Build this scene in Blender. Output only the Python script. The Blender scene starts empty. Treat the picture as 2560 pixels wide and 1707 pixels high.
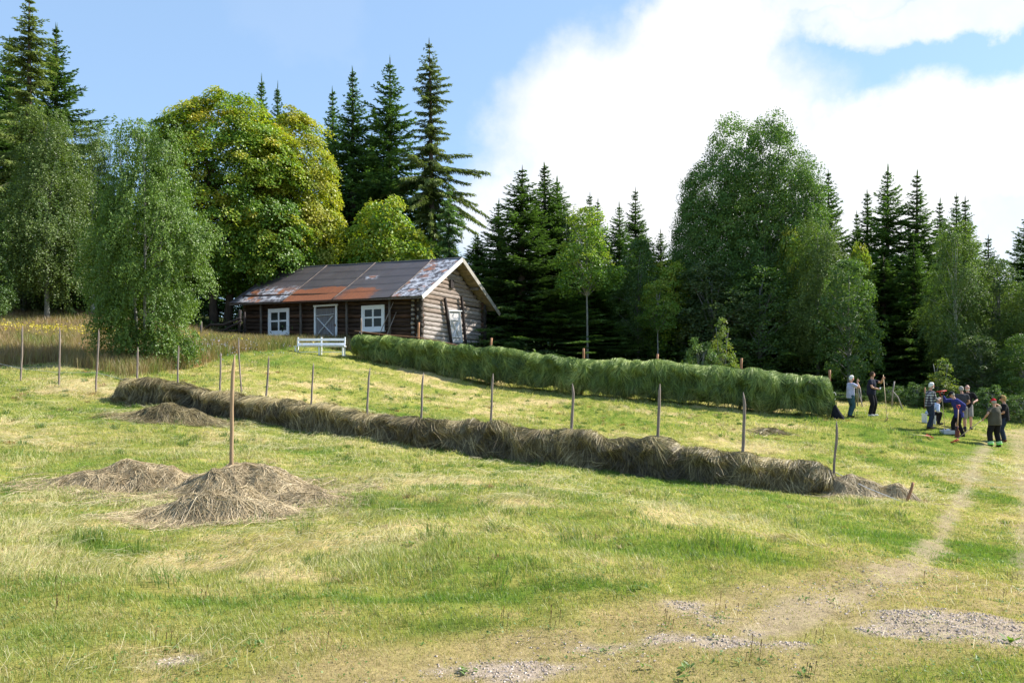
import bpy, math, random
import numpy as np
from mathutils import Vector, Matrix

rng = np.random.default_rng(11)
random.seed(11)
sc = bpy.context.scene
COL = sc.collection
F, HY, EYE = 1991.0, 940.0, 1.65        # focal length in photo pixels, horizon row, eye height


def at(px, py, Y):
    return np.array([(px - 1280) / F * Y, Y, EYE + (HY - py) / F * Y])


# ------------------------------------------------------------------ noise
def _hash(ix, iy, seed):
    h = (ix.astype(np.int64) * 374761393 + iy.astype(np.int64) * 668265263 + seed * 974634777) & 0xFFFFFFFF
    h = ((h ^ (h >> 13)) * 1274126177) & 0xFFFFFFFF
    h = (h ^ (h >> 16)) & 0xFFFFFF
    return h / float(0xFFFFFF)


def vnoise(x, y, seed=0):
    x = np.asarray(x, float); y = np.asarray(y, float)
    ix = np.floor(x); iy = np.floor(y)
    fx = x - ix; fy = y - iy
    fx = fx * fx * (3 - 2 * fx); fy = fy * fy * (3 - 2 * fy)
    a = _hash(ix, iy, seed); b = _hash(ix + 1, iy, seed)
    c = _hash(ix, iy + 1, seed); d = _hash(ix + 1, iy + 1, seed)
    return (a * (1 - fx) + b * fx) * (1 - fy) + (c * (1 - fx) + d * fx) * fy


def fbm(x, y, oct=4, seed=0):
    s = 0; a = .5; t = 0
    for k in range(oct):
        s = s + a * vnoise(x * 2 ** k + 17.3 * k, y * 2 ** k - 9.1 * k, seed + k); t += a; a *= .55
    return s / t


def sstep(a, b, x):
    t = np.clip((x - a) / (b - a), 0, 1)
    return t * t * (3 - 2 * t)


def nrm(v):
    v = np.asarray(v, float)
    return v / np.maximum(np.linalg.norm(v, axis=-1, keepdims=True), 1e-9)


def mixc(a, b, t):
    t = np.asarray(t)[..., None]
    return np.asarray(a) * (1 - t) + np.asarray(b) * t


# ------------------------------------------------------------------ mesh collecting
class MB:
    def __init__(self):
        self.v = []; self.f = []; self.c = []; self.n = 0

    def add(self, v, f, col=None):
        v = np.asarray(v, float).reshape(-1, 3)
        fs = f if isinstance(f, list) else [f]
        for q in fs:
            q = np.asarray(q, int)
            if q.size: self.f.append(q + self.n)
        self.v.append(v)
        c = np.ones((len(v), 3)) * .5 if col is None else np.broadcast_to(np.asarray(col, float), (len(v), 3))
        self.c.append(c); self.n += len(v)
        return self

    def tube(self, pts, r, k=6, side=None, cap=True, col=None):
        """pts (n,3); r scalar, (n,) or (n,2) radii; rings elliptical along side / tangent x side"""
        p = np.asarray(pts, float); n = len(p)
        r = np.asarray(r, float)
        if r.ndim == 0: r = np.full((n, 2), float(r))
        elif r.ndim == 1: r = np.stack([r, r], 1)
        t = np.gradient(p, axis=0); t = nrm(t)
        if side is None:
            ref = np.array([0, 0, 1.]) if abs(t[:, 2]).mean() < .8 else np.array([1., 0, 0])
            s = nrm(np.cross(t, ref))
        else:
            s = np.broadcast_to(np.asarray(side, float), (n, 3)); s = nrm(s - t * (s * t).sum(1, keepdims=True))
        b = np.cross(t, s)
        a = np.arange(k) / k * 2 * np.pi
        ring = p[:, None] + s[:, None] * (np.cos(a)[None, :, None] * r[:, 0][:, None, None]) + b[:, None] * (np.sin(a)[None, :, None] * r[:, 1][:, None, None])
        v = ring.reshape(-1, 3)
        i = np.arange(n - 1)[:, None] * k; j = np.arange(k)[None]; j2 = (j + 1) % k
        q = np.stack([i + j, i + j2, i + k + j2, i + k + j], -1).reshape(-1, 4)
        fs = [q]
        if cap:
            v = np.vstack([v, p[:1], p[-1:]])
            jj = np.arange(k); e = (n - 1) * k
            fs.append(np.stack([(jj + 1) % k, jj, np.full(k, n * k)], -1))
            fs.append(np.stack([e + jj, e + (jj + 1) % k, np.full(k, n * k + 1)], -1))
        return self.add(v, fs, col)

    def box(self, o, ax, ay, az, col=None):
        """box centred at o with half-axis vectors"""
        o, ax, ay, az = [np.asarray(q, float) for q in (o, ax, ay, az)]
        v = [o + sx * ax + sy * ay + sz * az for sz in (-1, 1) for sy in (-1, 1) for sx in (-1, 1)]
        f = [[0, 2, 3, 1], [4, 5, 7, 6], [0, 1, 5, 4], [2, 6, 7, 3], [0, 4, 6, 2], [1, 3, 7, 5]]
        return self.add(v, np.array(f), col)

    def bar(self, a, b, w, h, up=(0, 0, 1), col=None):
        a = np.asarray(a, float); b = np.asarray(b, float)
        d = b - a; L = np.linalg.norm(d); d = d / L
        s = nrm(np.cross(d, np.asarray(up, float))); u = np.cross(s, d)
        return self.box((a + b) / 2, d * L / 2, s * w / 2, u * h / 2, col)

    def ell(self, c, r, R=None, nu=14, nv=9, col=None):
        th = np.linspace(0, np.pi, nv)[1:-1]; ph = np.arange(nu) / nu * 2 * np.pi
        x = np.sin(th)[:, None] * np.cos(ph); y = np.sin(th)[:, None] * np.sin(ph); z = np.cos(th)[:, None] + 0 * ph
        v = np.stack([x, y, z], -1).reshape(-1, 3)
        v = np.vstack([v, [0, 0, 1], [0, 0, -1]]) * np.asarray(r, float)
        if R is not None: v = v @ np.asarray(R).T
        v = v + np.asarray(c, float)
        m = nv - 2; i = np.arange(m - 1)[:, None] * nu; j = np.arange(nu)[None]; j2 = (j + 1) % nu
        q = np.stack([i + j, i + nu + j, i + nu + j2, i + j2], -1).reshape(-1, 4)
        jj = np.arange(nu); e = (m - 1) * nu
        t1 = np.stack([jj, (jj + 1) % nu, np.full(nu, m * nu)], -1)
        t2 = np.stack([e + (jj + 1) % nu, e + jj, np.full(nu, m * nu + 1)], -1)
        return self.add(v, [q, t1, t2], col)

    def kites(self, c, a, nn, l, w, col, fold=0.):
        """leaf quads: base c, axis a, normal nn, length l, half width w"""
        a = nrm(a); s = nrm(np.cross(nn, a)); n2 = np.cross(a, s)
        l = np.asarray(l)[..., None] * np.ones((len(c), 1)); w = np.asarray(w)[..., None] * np.ones((len(c), 1))
        m = c + a * l * .45 + n2 * w * fold
        v = np.stack([c, m + s * w, c + a * l, m - s * w], 1).reshape(-1, 3)
        q = np.arange(len(c) * 4).reshape(-1, 4)
        col = np.broadcast_to(np.asarray(col, float), (len(c), 3))
        return self.add(v, q, np.repeat(col, 4, 0))

    def ribbons(self, P, W, col):
        """P (n,m,3) centre lines, W (n,m,3) half width vectors (last one may be 0)"""
        n, m = P.shape[:2]
        v = np.stack([P - W, P + W], 2).reshape(-1, 3)
        b = (np.arange(n) * 2 * m)[:, None]; j = (np.arange(m - 1) * 2)[None]
        q = np.stack([b + j, b + j + 1, b + j + 3, b + j + 2], -1).reshape(-1, 4)
        col = np.broadcast_to(np.asarray(col, float), (n, 3))
        return self.add(v, q, np.repeat(col, 2 * m, 0))

    def grid(self, P, col=None):
        """P (a,b,3)"""
        a, b = P.shape[:2]
        i = np.arange(a - 1)[:, None] * b; j = np.arange(b - 1)[None]
        q = np.stack([i + j, i + j + 1, i + b + j + 1, i + b + j], -1).reshape(-1, 4)
        return self.add(P.reshape(-1, 3), q, None if col is None else np.asarray(col).reshape(-1, 3))

    def arrays(self):
        return np.vstack(self.v), self.f, np.vstack(self.c)

    def mesh(self, name, mat, smooth=True, off=None, col=True, uv=None):
        v, fs, c = self.arrays()
        if off is not None: v = v - np.asarray(off, float)
        me = bpy.data.meshes.new(name)
        me.vertices.add(len(v)); me.vertices.foreach_set('co', v.astype(np.float32).ravel())
        nl = sum(q.size for q in fs); npol = sum(len(q) for q in fs)
        me.loops.add(nl); me.polygons.add(npol)
        li = np.concatenate([q.ravel() for q in fs]).astype(np.int32)
        lens = np.concatenate([np.full(len(q), q.shape[1]) for q in fs])
        st = np.concatenate([[0], np.cumsum(lens)[:-1]]).astype(np.int32)
        me.loops.foreach_set('vertex_index', li)
        me.polygons.foreach_set('loop_start', st)
        me.polygons.foreach_set('use_smooth', np.full(npol, bool(smooth)))
        me.update(calc_edges=True)
        if col:
            at_ = me.color_attributes.new('Col', 'FLOAT_COLOR', 'POINT')
            at_.data.foreach_set('color', np.hstack([c, np.ones((len(c), 1))]).astype(np.float32).ravel())
        if uv is not None:
            ul = me.uv_layers.new(name='UVMap')
            ul.data.foreach_set('uv', np.asarray(uv)[li].astype(np.float32).ravel())
        for m in (mat if isinstance(mat, (list, tuple)) else [mat]):
            me.materials.append(m)
        return me

    def build(self, name, mat, parent=None, smooth=True, loc=None, **kw):
        off = None
        if parent is not None:
            off = np.zeros(3); q = parent
            while q is not None: off = off + np.array(q.location); q = q.parent
        elif loc is not None: off = np.asarray(loc, float)
        me = self.mesh(name, mat, smooth, off, **kw)
        o = bpy.data.objects.new(name, me); COL.objects.link(o)
        if parent is not None: o.parent = parent
        elif loc is not None: o.location = [float(q) for q in loc]
        return o


def tag(o, label=None, cat=None, group=None, kind=None):
    if label: o['label'] = label
    if cat: o['category'] = cat
    if group: o['group'] = group
    if kind: o['kind'] = kind
    return o


def thing(name, label, cat, loc, group=None):
    o = bpy.data.objects.new(name, None); COL.objects.link(o)
    o.location = [float(q) for q in loc]; o.empty_display_size = .2
    return tag(o, label, cat, group)


# ------------------------------------------------------------------ materials
def mat_new(name):
    m = bpy.data.materials.new(name); m.use_nodes = True
    nt = m.node_tree; nt.nodes.clear()
    out = nt.nodes.new('ShaderNodeOutputMaterial')
    return m, nt, out


def N(nt, t, **kw):
    n = nt.nodes.new(t)
    for k, v in kw.items():
        if k in n.inputs: n.inputs[k].default_value = v
        else: setattr(n, k, v)
    return n


def L(nt, a, b): nt.links.new(a, b)


def math_n(nt, op, a, b=None, clamp=False):
    n = nt.nodes.new('ShaderNodeMath'); n.operation = op; n.use_clamp = clamp
    for i, q in enumerate((a, b)):
        if q is None: continue
        if isinstance(q, (int, float)): n.inputs[i].default_value = q
        else: L(nt, q, n.inputs[i])
    return n.outputs[0]


def ramp(nt, fac, stops):
    n = nt.nodes.new('ShaderNodeValToRGB'); e = n.color_ramp.elements
    while len(e) < len(stops): e.new(.5)
    for q, (p, c) in zip(e, stops):
        q.position = p; q.color = (*c, 1) if len(c) == 3 else c
    L(nt, fac, n.inputs[0]); return n.outputs[0]


def mixrgb(nt, fac, a, b, mode='MIX'):
    n = nt.nodes.new('ShaderNodeMix'); n.data_type = 'RGBA'; n.blend_type = mode
    for i, q in ((0, fac), (6, a), (7, b)):
        if isinstance(q, (int, float)): n.inputs[i].default_value = q
        elif isinstance(q, tuple): n.inputs[i].default_value = (*q, 1)
        else: L(nt, q, n.inputs[i])
    return n.outputs[2]


def noise(nt, vec, scale, detail=4, rough=.55, dist=0.):
    n = N(nt, 'ShaderNodeTexNoise'); n.inputs['Scale'].default_value = scale
    n.inputs['Detail'].default_value = detail; n.inputs['Roughness'].default_value = rough; n.inputs['Distortion'].default_value = dist
    if vec is not None: L(nt, vec, n.inputs['Vector'])
    return n.outputs['Fac']


def leaf_mat(name, trans=.35, gloss=.05, rough=.45, jitter=.12, tcol=(1.15, 1.25, .55)):
    m, nt, out = mat_new(name)
    a = N(nt, 'ShaderNodeVertexColor', layer_name='Col').outputs['Color']
    oi = N(nt, 'ShaderNodeObjectInfo').outputs['Random']
    hs = N(nt, 'ShaderNodeHueSaturation')
    L(nt, a, hs.inputs['Color'])
    v = N(nt, 'ShaderNodeMapRange'); L(nt, oi, v.inputs[0]); v.inputs[3].default_value = 1 - jitter; v.inputs[4].default_value = 1 + jitter
    L(nt, v.outputs[0], hs.inputs['Value'])
    c = hs.outputs['Color']
    d = N(nt, 'ShaderNodeBsdfDiffuse'); L(nt, c, d.inputs['Color'])
    t = N(nt, 'ShaderNodeBsdfTranslucent'); L(nt, mixrgb(nt, 1., c, tcol, 'MULTIPLY'), t.inputs['Color'])
    mx = N(nt, 'ShaderNodeMixShader'); mx.inputs[0].default_value = trans
    L(nt, d.outputs[0], mx.inputs[1]); L(nt, t.outputs[0], mx.inputs[2])
    g = N(nt, 'ShaderNodeBsdfGlossy', Roughness=rough); g.inputs['Color'].default_value = (1, 1, 1, 1)
    m2 = N(nt, 'ShaderNodeMixShader'); m2.inputs[0].default_value = gloss
    L(nt, mx.outputs[0], m2.inputs[1]); L(nt, g.outputs[0], m2.inputs[2])
    L(nt, m2.outputs[0], out.inputs[0])
    return m


def std_mat(name, col, rough=.7, var=.25, scale=6., bump=0., bscale=40., stretch=None, use_attr=False, spec=.3, metal=0., dirt=None):
    """noisy painted / wooden / cloth surface; colour or vertex colour times noise"""
    m, nt, out = mat_new(name)
    tc = N(nt, 'ShaderNodeTexCoord').outputs['Object']
    if stretch is not None:
        mp = N(nt, 'ShaderNodeMapping'); mp.inputs['Scale'].default_value = stretch; L(nt, tc, mp.inputs[0]); tc = mp.outputs[0]
    n1 = noise(nt, tc, scale, 5)
    base = N(nt, 'ShaderNodeVertexColor', layer_name='Col').outputs['Color'] if use_attr else None
    c0 = base if base is not None else tuple(col)
    lo = mixrgb(nt, 1., c0, (1 - var,) * 3, 'MULTIPLY'); hi = mixrgb(nt, 1., c0, (1 + var,) * 3, 'MULTIPLY')
    mr = N(nt, 'ShaderNodeMapRange'); L(nt, n1, mr.inputs[0]); mr.inputs[1].default_value = .3; mr.inputs[2].default_value = .7
    c = mixrgb(nt, mr.outputs[0], lo, hi)
    if dirt is not None:
        n3 = noise(nt, tc, scale * .6, 6, .65)
        mr3 = N(nt, 'ShaderNodeMapRange'); L(nt, n3, mr3.inputs[0]); mr3.inputs[1].default_value = dirt[1]; mr3.inputs[2].default_value = dirt[1] + .12
        c = mixrgb(nt, mr3.outputs[0], c, tuple(dirt[0]))
    b = N(nt, 'ShaderNodeBsdfPrincipled'); L(nt, c, b.inputs['Base Color'])
    b.inputs['Roughness'].default_value = rough; b.inputs['Metallic'].default_value = metal
    b.inputs['Specular IOR Level'].default_value = spec
    if bump:
        n2 = noise(nt, tc, bscale, 4); bp = N(nt, 'ShaderNodeBump'); bp.inputs['Strength'].default_value = bump; bp.inputs['Distance'].default_value = .02
        L(nt, n2, bp.inputs['Height']); L(nt, bp.outputs[0], b.inputs['Normal'])
    L(nt, b.outputs[0], out.inputs[0])
    return m


# ------------------------------------------------------------------ camera
cam_d = bpy.data.cameras.new('camera'); cam = bpy.data.objects.new('camera', cam_d); COL.objects.link(cam)
cam_d.sensor_width = 36; cam_d.lens = F / 2560 * 36; cam_d.shift_y = (HY - 853.5) / 2560
cam_d.clip_end = 2000; cam_d.clip_start = .1
cam.location = (0, 0, EYE); cam.rotation_euler = (math.pi / 2, 0, 0)
sc.camera = cam

# ------------------------------------------------------------------ light
SUN_AZ = math.atan2(.95, .30)          # clockwise from +Y
SUN_EL = math.radians(41)
sd = np.array([math.sin(SUN_AZ) * math.cos(SUN_EL), math.cos(SUN_AZ) * math.cos(SUN_EL), math.sin(SUN_EL)])
sun_d = bpy.data.lights.new('sun', 'SUN'); sun = bpy.data.objects.new('sun', sun_d); COL.objects.link(sun)
sun_d.energy = 5.0; sun_d.angle = math.radians(.53); sun_d.color = (1, .955, .88)
sun.rotation_euler = Vector(sd).to_track_quat('Z', 'Y').to_euler()
sun.location = (40, 10, 60)

w = bpy.data.worlds.new('World'); sc.world = w; w.use_nodes = True
nt = w.node_tree; nt.nodes.clear()
wo = nt.nodes.new('ShaderNodeOutputWorld'); bg = nt.nodes.new('ShaderNodeBackground')
sky = nt.nodes.new('ShaderNodeTexSky'); sky.sky_type = 'NISHITA'; sky.sun_disc = False
sky.sun_elevation = SUN_EL; sky.sun_rotation = SUN_AZ; sky.altitude = 300; sky.air_density = 1.; sky.dust_density = .6; sky.ozone_density = 1.6
SKY_STRENGTH = .085
bg.inputs[1].default_value = SKY_STRENGTH
tc = nt.nodes.new('ShaderNodeTexCoord'); sep = nt.nodes.new('ShaderNodeSeparateXYZ'); L(nt, tc.outputs['Generated'], sep.inputs[0])
az = math_n(nt, 'ARCTAN2', sep.outputs[0], sep.outputs[1]); el = math_n(nt, 'ARCSINE', sep.outputs[2])
wob = N(nt, 'ShaderNodeTexNoise'); wob.inputs['Scale'].default_value = 6; wob.inputs['Detail'].default_value = 7; wob.inputs['Roughness'].default_value = .6
L(nt, tc.outputs['Generated'], wob.inputs['Vector'])
wsep = nt.nodes.new('ShaderNodeSeparateColor'); L(nt, wob.outputs['Color'], wsep.inputs[0])
az2 = math_n(nt, 'ADD', az, math_n(nt, 'MULTIPLY', math_n(nt, 'SUBTRACT', wsep.outputs[0], .5), .22))
el2 = math_n(nt, 'ADD', el, math_n(nt, 'MULTIPLY', math_n(nt, 'SUBTRACT', wsep.outputs[1], .5), .16))
def azel(px, py):
    d = np.array([(px - 1280) / F, 1, (HY - py) / F]); d /= np.linalg.norm(d)
    return math.atan2(d[0], d[1]), math.asin(d[2])
tot = None
for px, py, rx, ry, s in ((1640, 400, 470, 330, 1.), (1770, 150, 260, 230, 1.), (1430, 560, 330, 200, .8), (2430, 350, 400, 150, 1.),
                          (2060, 520, 420, 200, .95), (2450, 5, 400, 60, .8), (2000, 0, 240, 60, .8), (800, 60, 190, 110, .05), (1330, 330, 120, 160, .5), (2560, 560, 300, 200, .8)):
    a0, e0 = azel(px, py)
    dx = math_n(nt, 'DIVIDE', math_n(nt, 'SUBTRACT', az2, a0), rx / F); dy = math_n(nt, 'DIVIDE', math_n(nt, 'SUBTRACT', el2, e0), ry / F)
    r2 = math_n(nt, 'ADD', math_n(nt, 'MULTIPLY', dx, dx), math_n(nt, 'MULTIPLY', dy, dy))
    mr = N(nt, 'ShaderNodeMapRange', interpolation_type='SMOOTHSTEP'); L(nt, r2, mr.inputs[0])
    mr.inputs[1].default_value = .45; mr.inputs[2].default_value = 1.25; mr.inputs[3].default_value = s; mr.inputs[4].default_value = 0
    tot = mr.outputs[0] if tot is None else math_n(nt, 'MAXIMUM', tot, mr.outputs[0])
fine = noise(nt, tc.outputs['Generated'], 14, 6, .6)
thin = math_n(nt, 'MULTIPLY', math_n(nt, 'SUBTRACT', fine, .5), .5)
cm = math_n(nt, 'MULTIPLY', tot, math_n(nt, 'ADD', 1.0, thin), True)
ccol = mixrgb(nt, fine, (5.4, 5.55, 5.9), (6.6, 6.6, 6.7))
skyc = mixrgb(nt, .55, mixrgb(nt, 1., sky.outputs[0], (1.10, 1.22, 1.34), 'MULTIPLY'), (2.7, 4.0, 5.7))
L(nt, mixrgb(nt, cm, skyc, ccol), bg.inputs[0]); L(nt, bg.outputs[0], wo.inputs[0])

sc.view_settings.view_transform = 'Standard'; sc.view_settings.look = 'None'; sc.view_settings.gamma = 1.
sc.view_settings.exposure = 1.1
sc.render.engine = 'CYCLES'
sc.cycles.max_bounces = 6; sc.cycles.diffuse_bounces = 3; sc.cycles.glossy_bounces = 2; sc.cycles.transmission_bounces = 4
sc.cycles.sample_clamp_indirect = 4

# ------------------------------------------------------------------ terrain
RA = np.array([-15.66, 25.5]); RB = np.array([6.6, 16.3])       # plan line of the brown hay row
FA = np.array([-7.93, 41.0]); FB = np.array([13.38, 33.5])      # plan line of the green hay row


def on_line(A, B, px):
    k = (px - 1280) / F; d = B - A
    s = (k * A[1] - A[0]) / (d[0] - k * d[1])
    return A + s * d, s


def line_pt(A, B, px, py):
    p, s = on_line(A, B, px)
    return np.array([p[0], p[1], EYE + (HY - py) / F * p[1]])


_cp = []
for px, py in ((57, 950), (149, 963), (345, 1003), (551, 1034), (780, 1070), (1056, 1112), (1231, 1137), (1429, 1166), (1645, 1192), (1856, 1215), (2087, 1237)):
    _cp.append(line_pt(RA, RB, px, py))
for px, py in ((893, 895), (1034, 921), (1208, 956), (1469, 989), (1633, 1001), (1850, 1023), (2068, 1043)):
    _cp.append(line_pt(FA, FB, px, py))
for q in ((1060, 873, 43.8), (615, 857, 50.9), (830, 858, 47), (800, 885, 40), (345, 905, 31), (50, 880, 32), (0, 800, 47), (150, 800, 48), (480, 806, 52),
          (565, 815, 54), (650, 885, 36), (450, 905, 33), (-200, 940, 26), (2490, 1117, 29.5), (2325, 1076, 31), (2395, 1083, 30.5), (2128, 1037, 33.2), (2178, 1042, 33.5),
          (2100, 1005, 42), (2400, 1012, 42), (2250, 1008, 41), (2560, 1060, 38), (2440, 1180, 22), (2350, 1340, 12), (2300, 1400, 9.2), (2200, 1480, 6.9),
          (2260, 1262, 14.4), (2500, 1262, 16.5), (2560, 1370, 11), (577, 1230, 12.5), (250, 1150, 14.5), (1280, 1250, 10.9), (1280, 1195, 14),
          (1800, 1330, 9.6), (0, 1707, 4.28), (1280, 1707, 4.28), (2560, 1707, 4.28), (200, 1500, 5.9), (1280, 1500, 5.9), (2000, 1520, 5.7), (150, 1330, 8.5),
          (700, 1340, 8.3), (0, 1080, 17.5), (-300, 1200, 13), (2480, 1560, 5.3)):
    _cp.append(at(*q))
for q in ((0, 0, 0), (-4, 0, 0), (4, 0, 0), (0, -6, .1), (-12, 2, .1), (12, 3, -.4), (-30, 10, 1.2), (20, 12, -1.2), (40, 30, -1.5), (30, 45, -.4), (4, 49, 2.3),
          (10, 48, 1.6), (17, 47, .9), (24, 52, .4), (0, 65, 4), (-25, 65, 6.5), (-45, 55, 7), (-45, 35, 4.2), (20, 70, 1.5), (45, 70, 0), (-120, 90, 9), (120, 90, -1), (0, 140, 6),
          (-150, 200, 11), (150, 200, 2), (0, 260, 8), (-120, -30, 1), (120, -30, -3), (0, -50, .5), (-150, 20, 5), (150, 20, -3)):
    _cp.append(np.array(q, float))
_cp = np.array(_cp)


def _ker(r2): return np.where(r2 > 1e-9, r2 * np.log(np.maximum(r2, 1e-9)) * .5, 0)


_n = len(_cp)
_K = _ker(((_cp[:, None, :2] - _cp[None, :, :2]) ** 2).sum(-1)) + np.eye(_n) * 3.
_P = np.hstack([np.ones((_n, 1)), _cp[:, :2]])
_A = np.block([[_K, _P], [_P.T, np.zeros((3, 3))]])
_sol = np.linalg.solve(_A, np.concatenate([_cp[:, 2], np.zeros(3)]))


def terrain0(x, y):
    x = np.asarray(x, float); y = np.asarray(y, float)
    sh = x.shape; x = x.ravel(); y = y.ravel(); out = np.empty(len(x))
    for i in range(0, len(x), 50000):
        X = x[i:i + 50000]; Y = y[i:i + 50000]
        r2 = (X[:, None] - _cp[:, 0]) ** 2 + (Y[:, None] - _cp[:, 1]) ** 2
        out[i:i + 50000] = _ker(r2) @ _sol[:_n] + _sol[_n] + _sol[_n + 1] * X + _sol[_n + 2] * Y
    return out.reshape(sh)


def terrain(x, y):
    x = np.asarray(x, float); y = np.asarray(y, float)
    z = terrain0(x, y)
    a = sstep(2, 9, y)
    z = z + (fbm(x * .55, y * .55, 3, 5) - .5) * (.05 + .14 * a) + (fbm(x * 2.3, y * 2.3, 3, 9) - .5) * (.05 + .09 * a)
    return z


def tz(x, y): return float(terrain(np.array([x]), np.array([y]))[0])


def G(px, py):
    """world xy where a sight line meets the ground"""
    Y = np.linspace(3, 70, 2400); x = (px - 1280) / F * Y
    z = EYE + (HY - py) / F * Y
    d = z - terrain0(x, Y)
    i = np.argmax(d <= 0)
    if d[i] > 0: i = len(Y) - 1
    return np.array([x[i], Y[i]])
# ================================================================== meadow zones (world coordinates)
def seg_dist(x, y, pts):
    d = np.full(np.shape(x), 1e9)
    for a, b in zip(pts[:-1], pts[1:]):
        e = b - a; t = np.clip(((x - a[0]) * e[0] + (y - a[1]) * e[1]) / (e @ e), 0, 1)
        d = np.minimum(d, np.hypot(x - a[0] - t * e[0], y - a[1] - t * e[1]))
    return d


def blob(x, y, px, py, rx, ry):
    c = G(px, py); w_ = rx * c[1] / F
    h_ = max((G(px, py - ry)[1] - G(px, py + ry)[1]) / 2, .1)
    return np.exp(-(((x - c[0]) / w_) ** 2 + ((y - c[1]) / h_) ** 2))


PATH = [G(*q) for q in ((1900, 1560), (2150, 1480), (2275, 1425), (2355, 1340), (2400, 1250), (2440, 1160), (2468, 1108))] + [at(2540, 1072, 35)[:2], at(2640, 1050, 39)[:2], at(2800, 1030, 44)[:2]]
TRACK = [G(2620, 1480), G(2590, 1330), G(2568, 1220), G(2556, 1150), G(2546, 1110), at(2560, 1075, 35)[:2]]
WORN = [G(900, 1730), G(1150, 1680), G(1500, 1608), G(1900, 1535), G(2180, 1470), G(2290, 1425)]
WORN2 = [G(1750, 1700), G(2100, 1600), G(2400, 1560), G(2640, 1480)]
LAWN = [G(-300, 1470), G(0, 1455), G(400, 1460), G(800, 1462), G(1200, 1470), G(1600, 1420), G(2000, 1390), G(2200, 1360), G(2320, 1280), G(2360, 1180), G(2400, 1130)]
TALL = [G(-400, 905), G(0, 915), G(150, 905), G(330, 945), G(480, 920), G(600, 880), G(760, 868), G(900, 880)]
PATH, TRACK, LAWN, TALL, WORN, WORN2 = [np.array(q) for q in (PATH, TRACK, LAWN, TALL, WORN, WORN2)]


def side_of(x, y, line):
    """>0 beyond (greater y than) the polyline interpolated over x"""
    o = np.argsort(line[:, 0])
    return y - np.interp(x, line[o, 0], line[o, 1])


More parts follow.
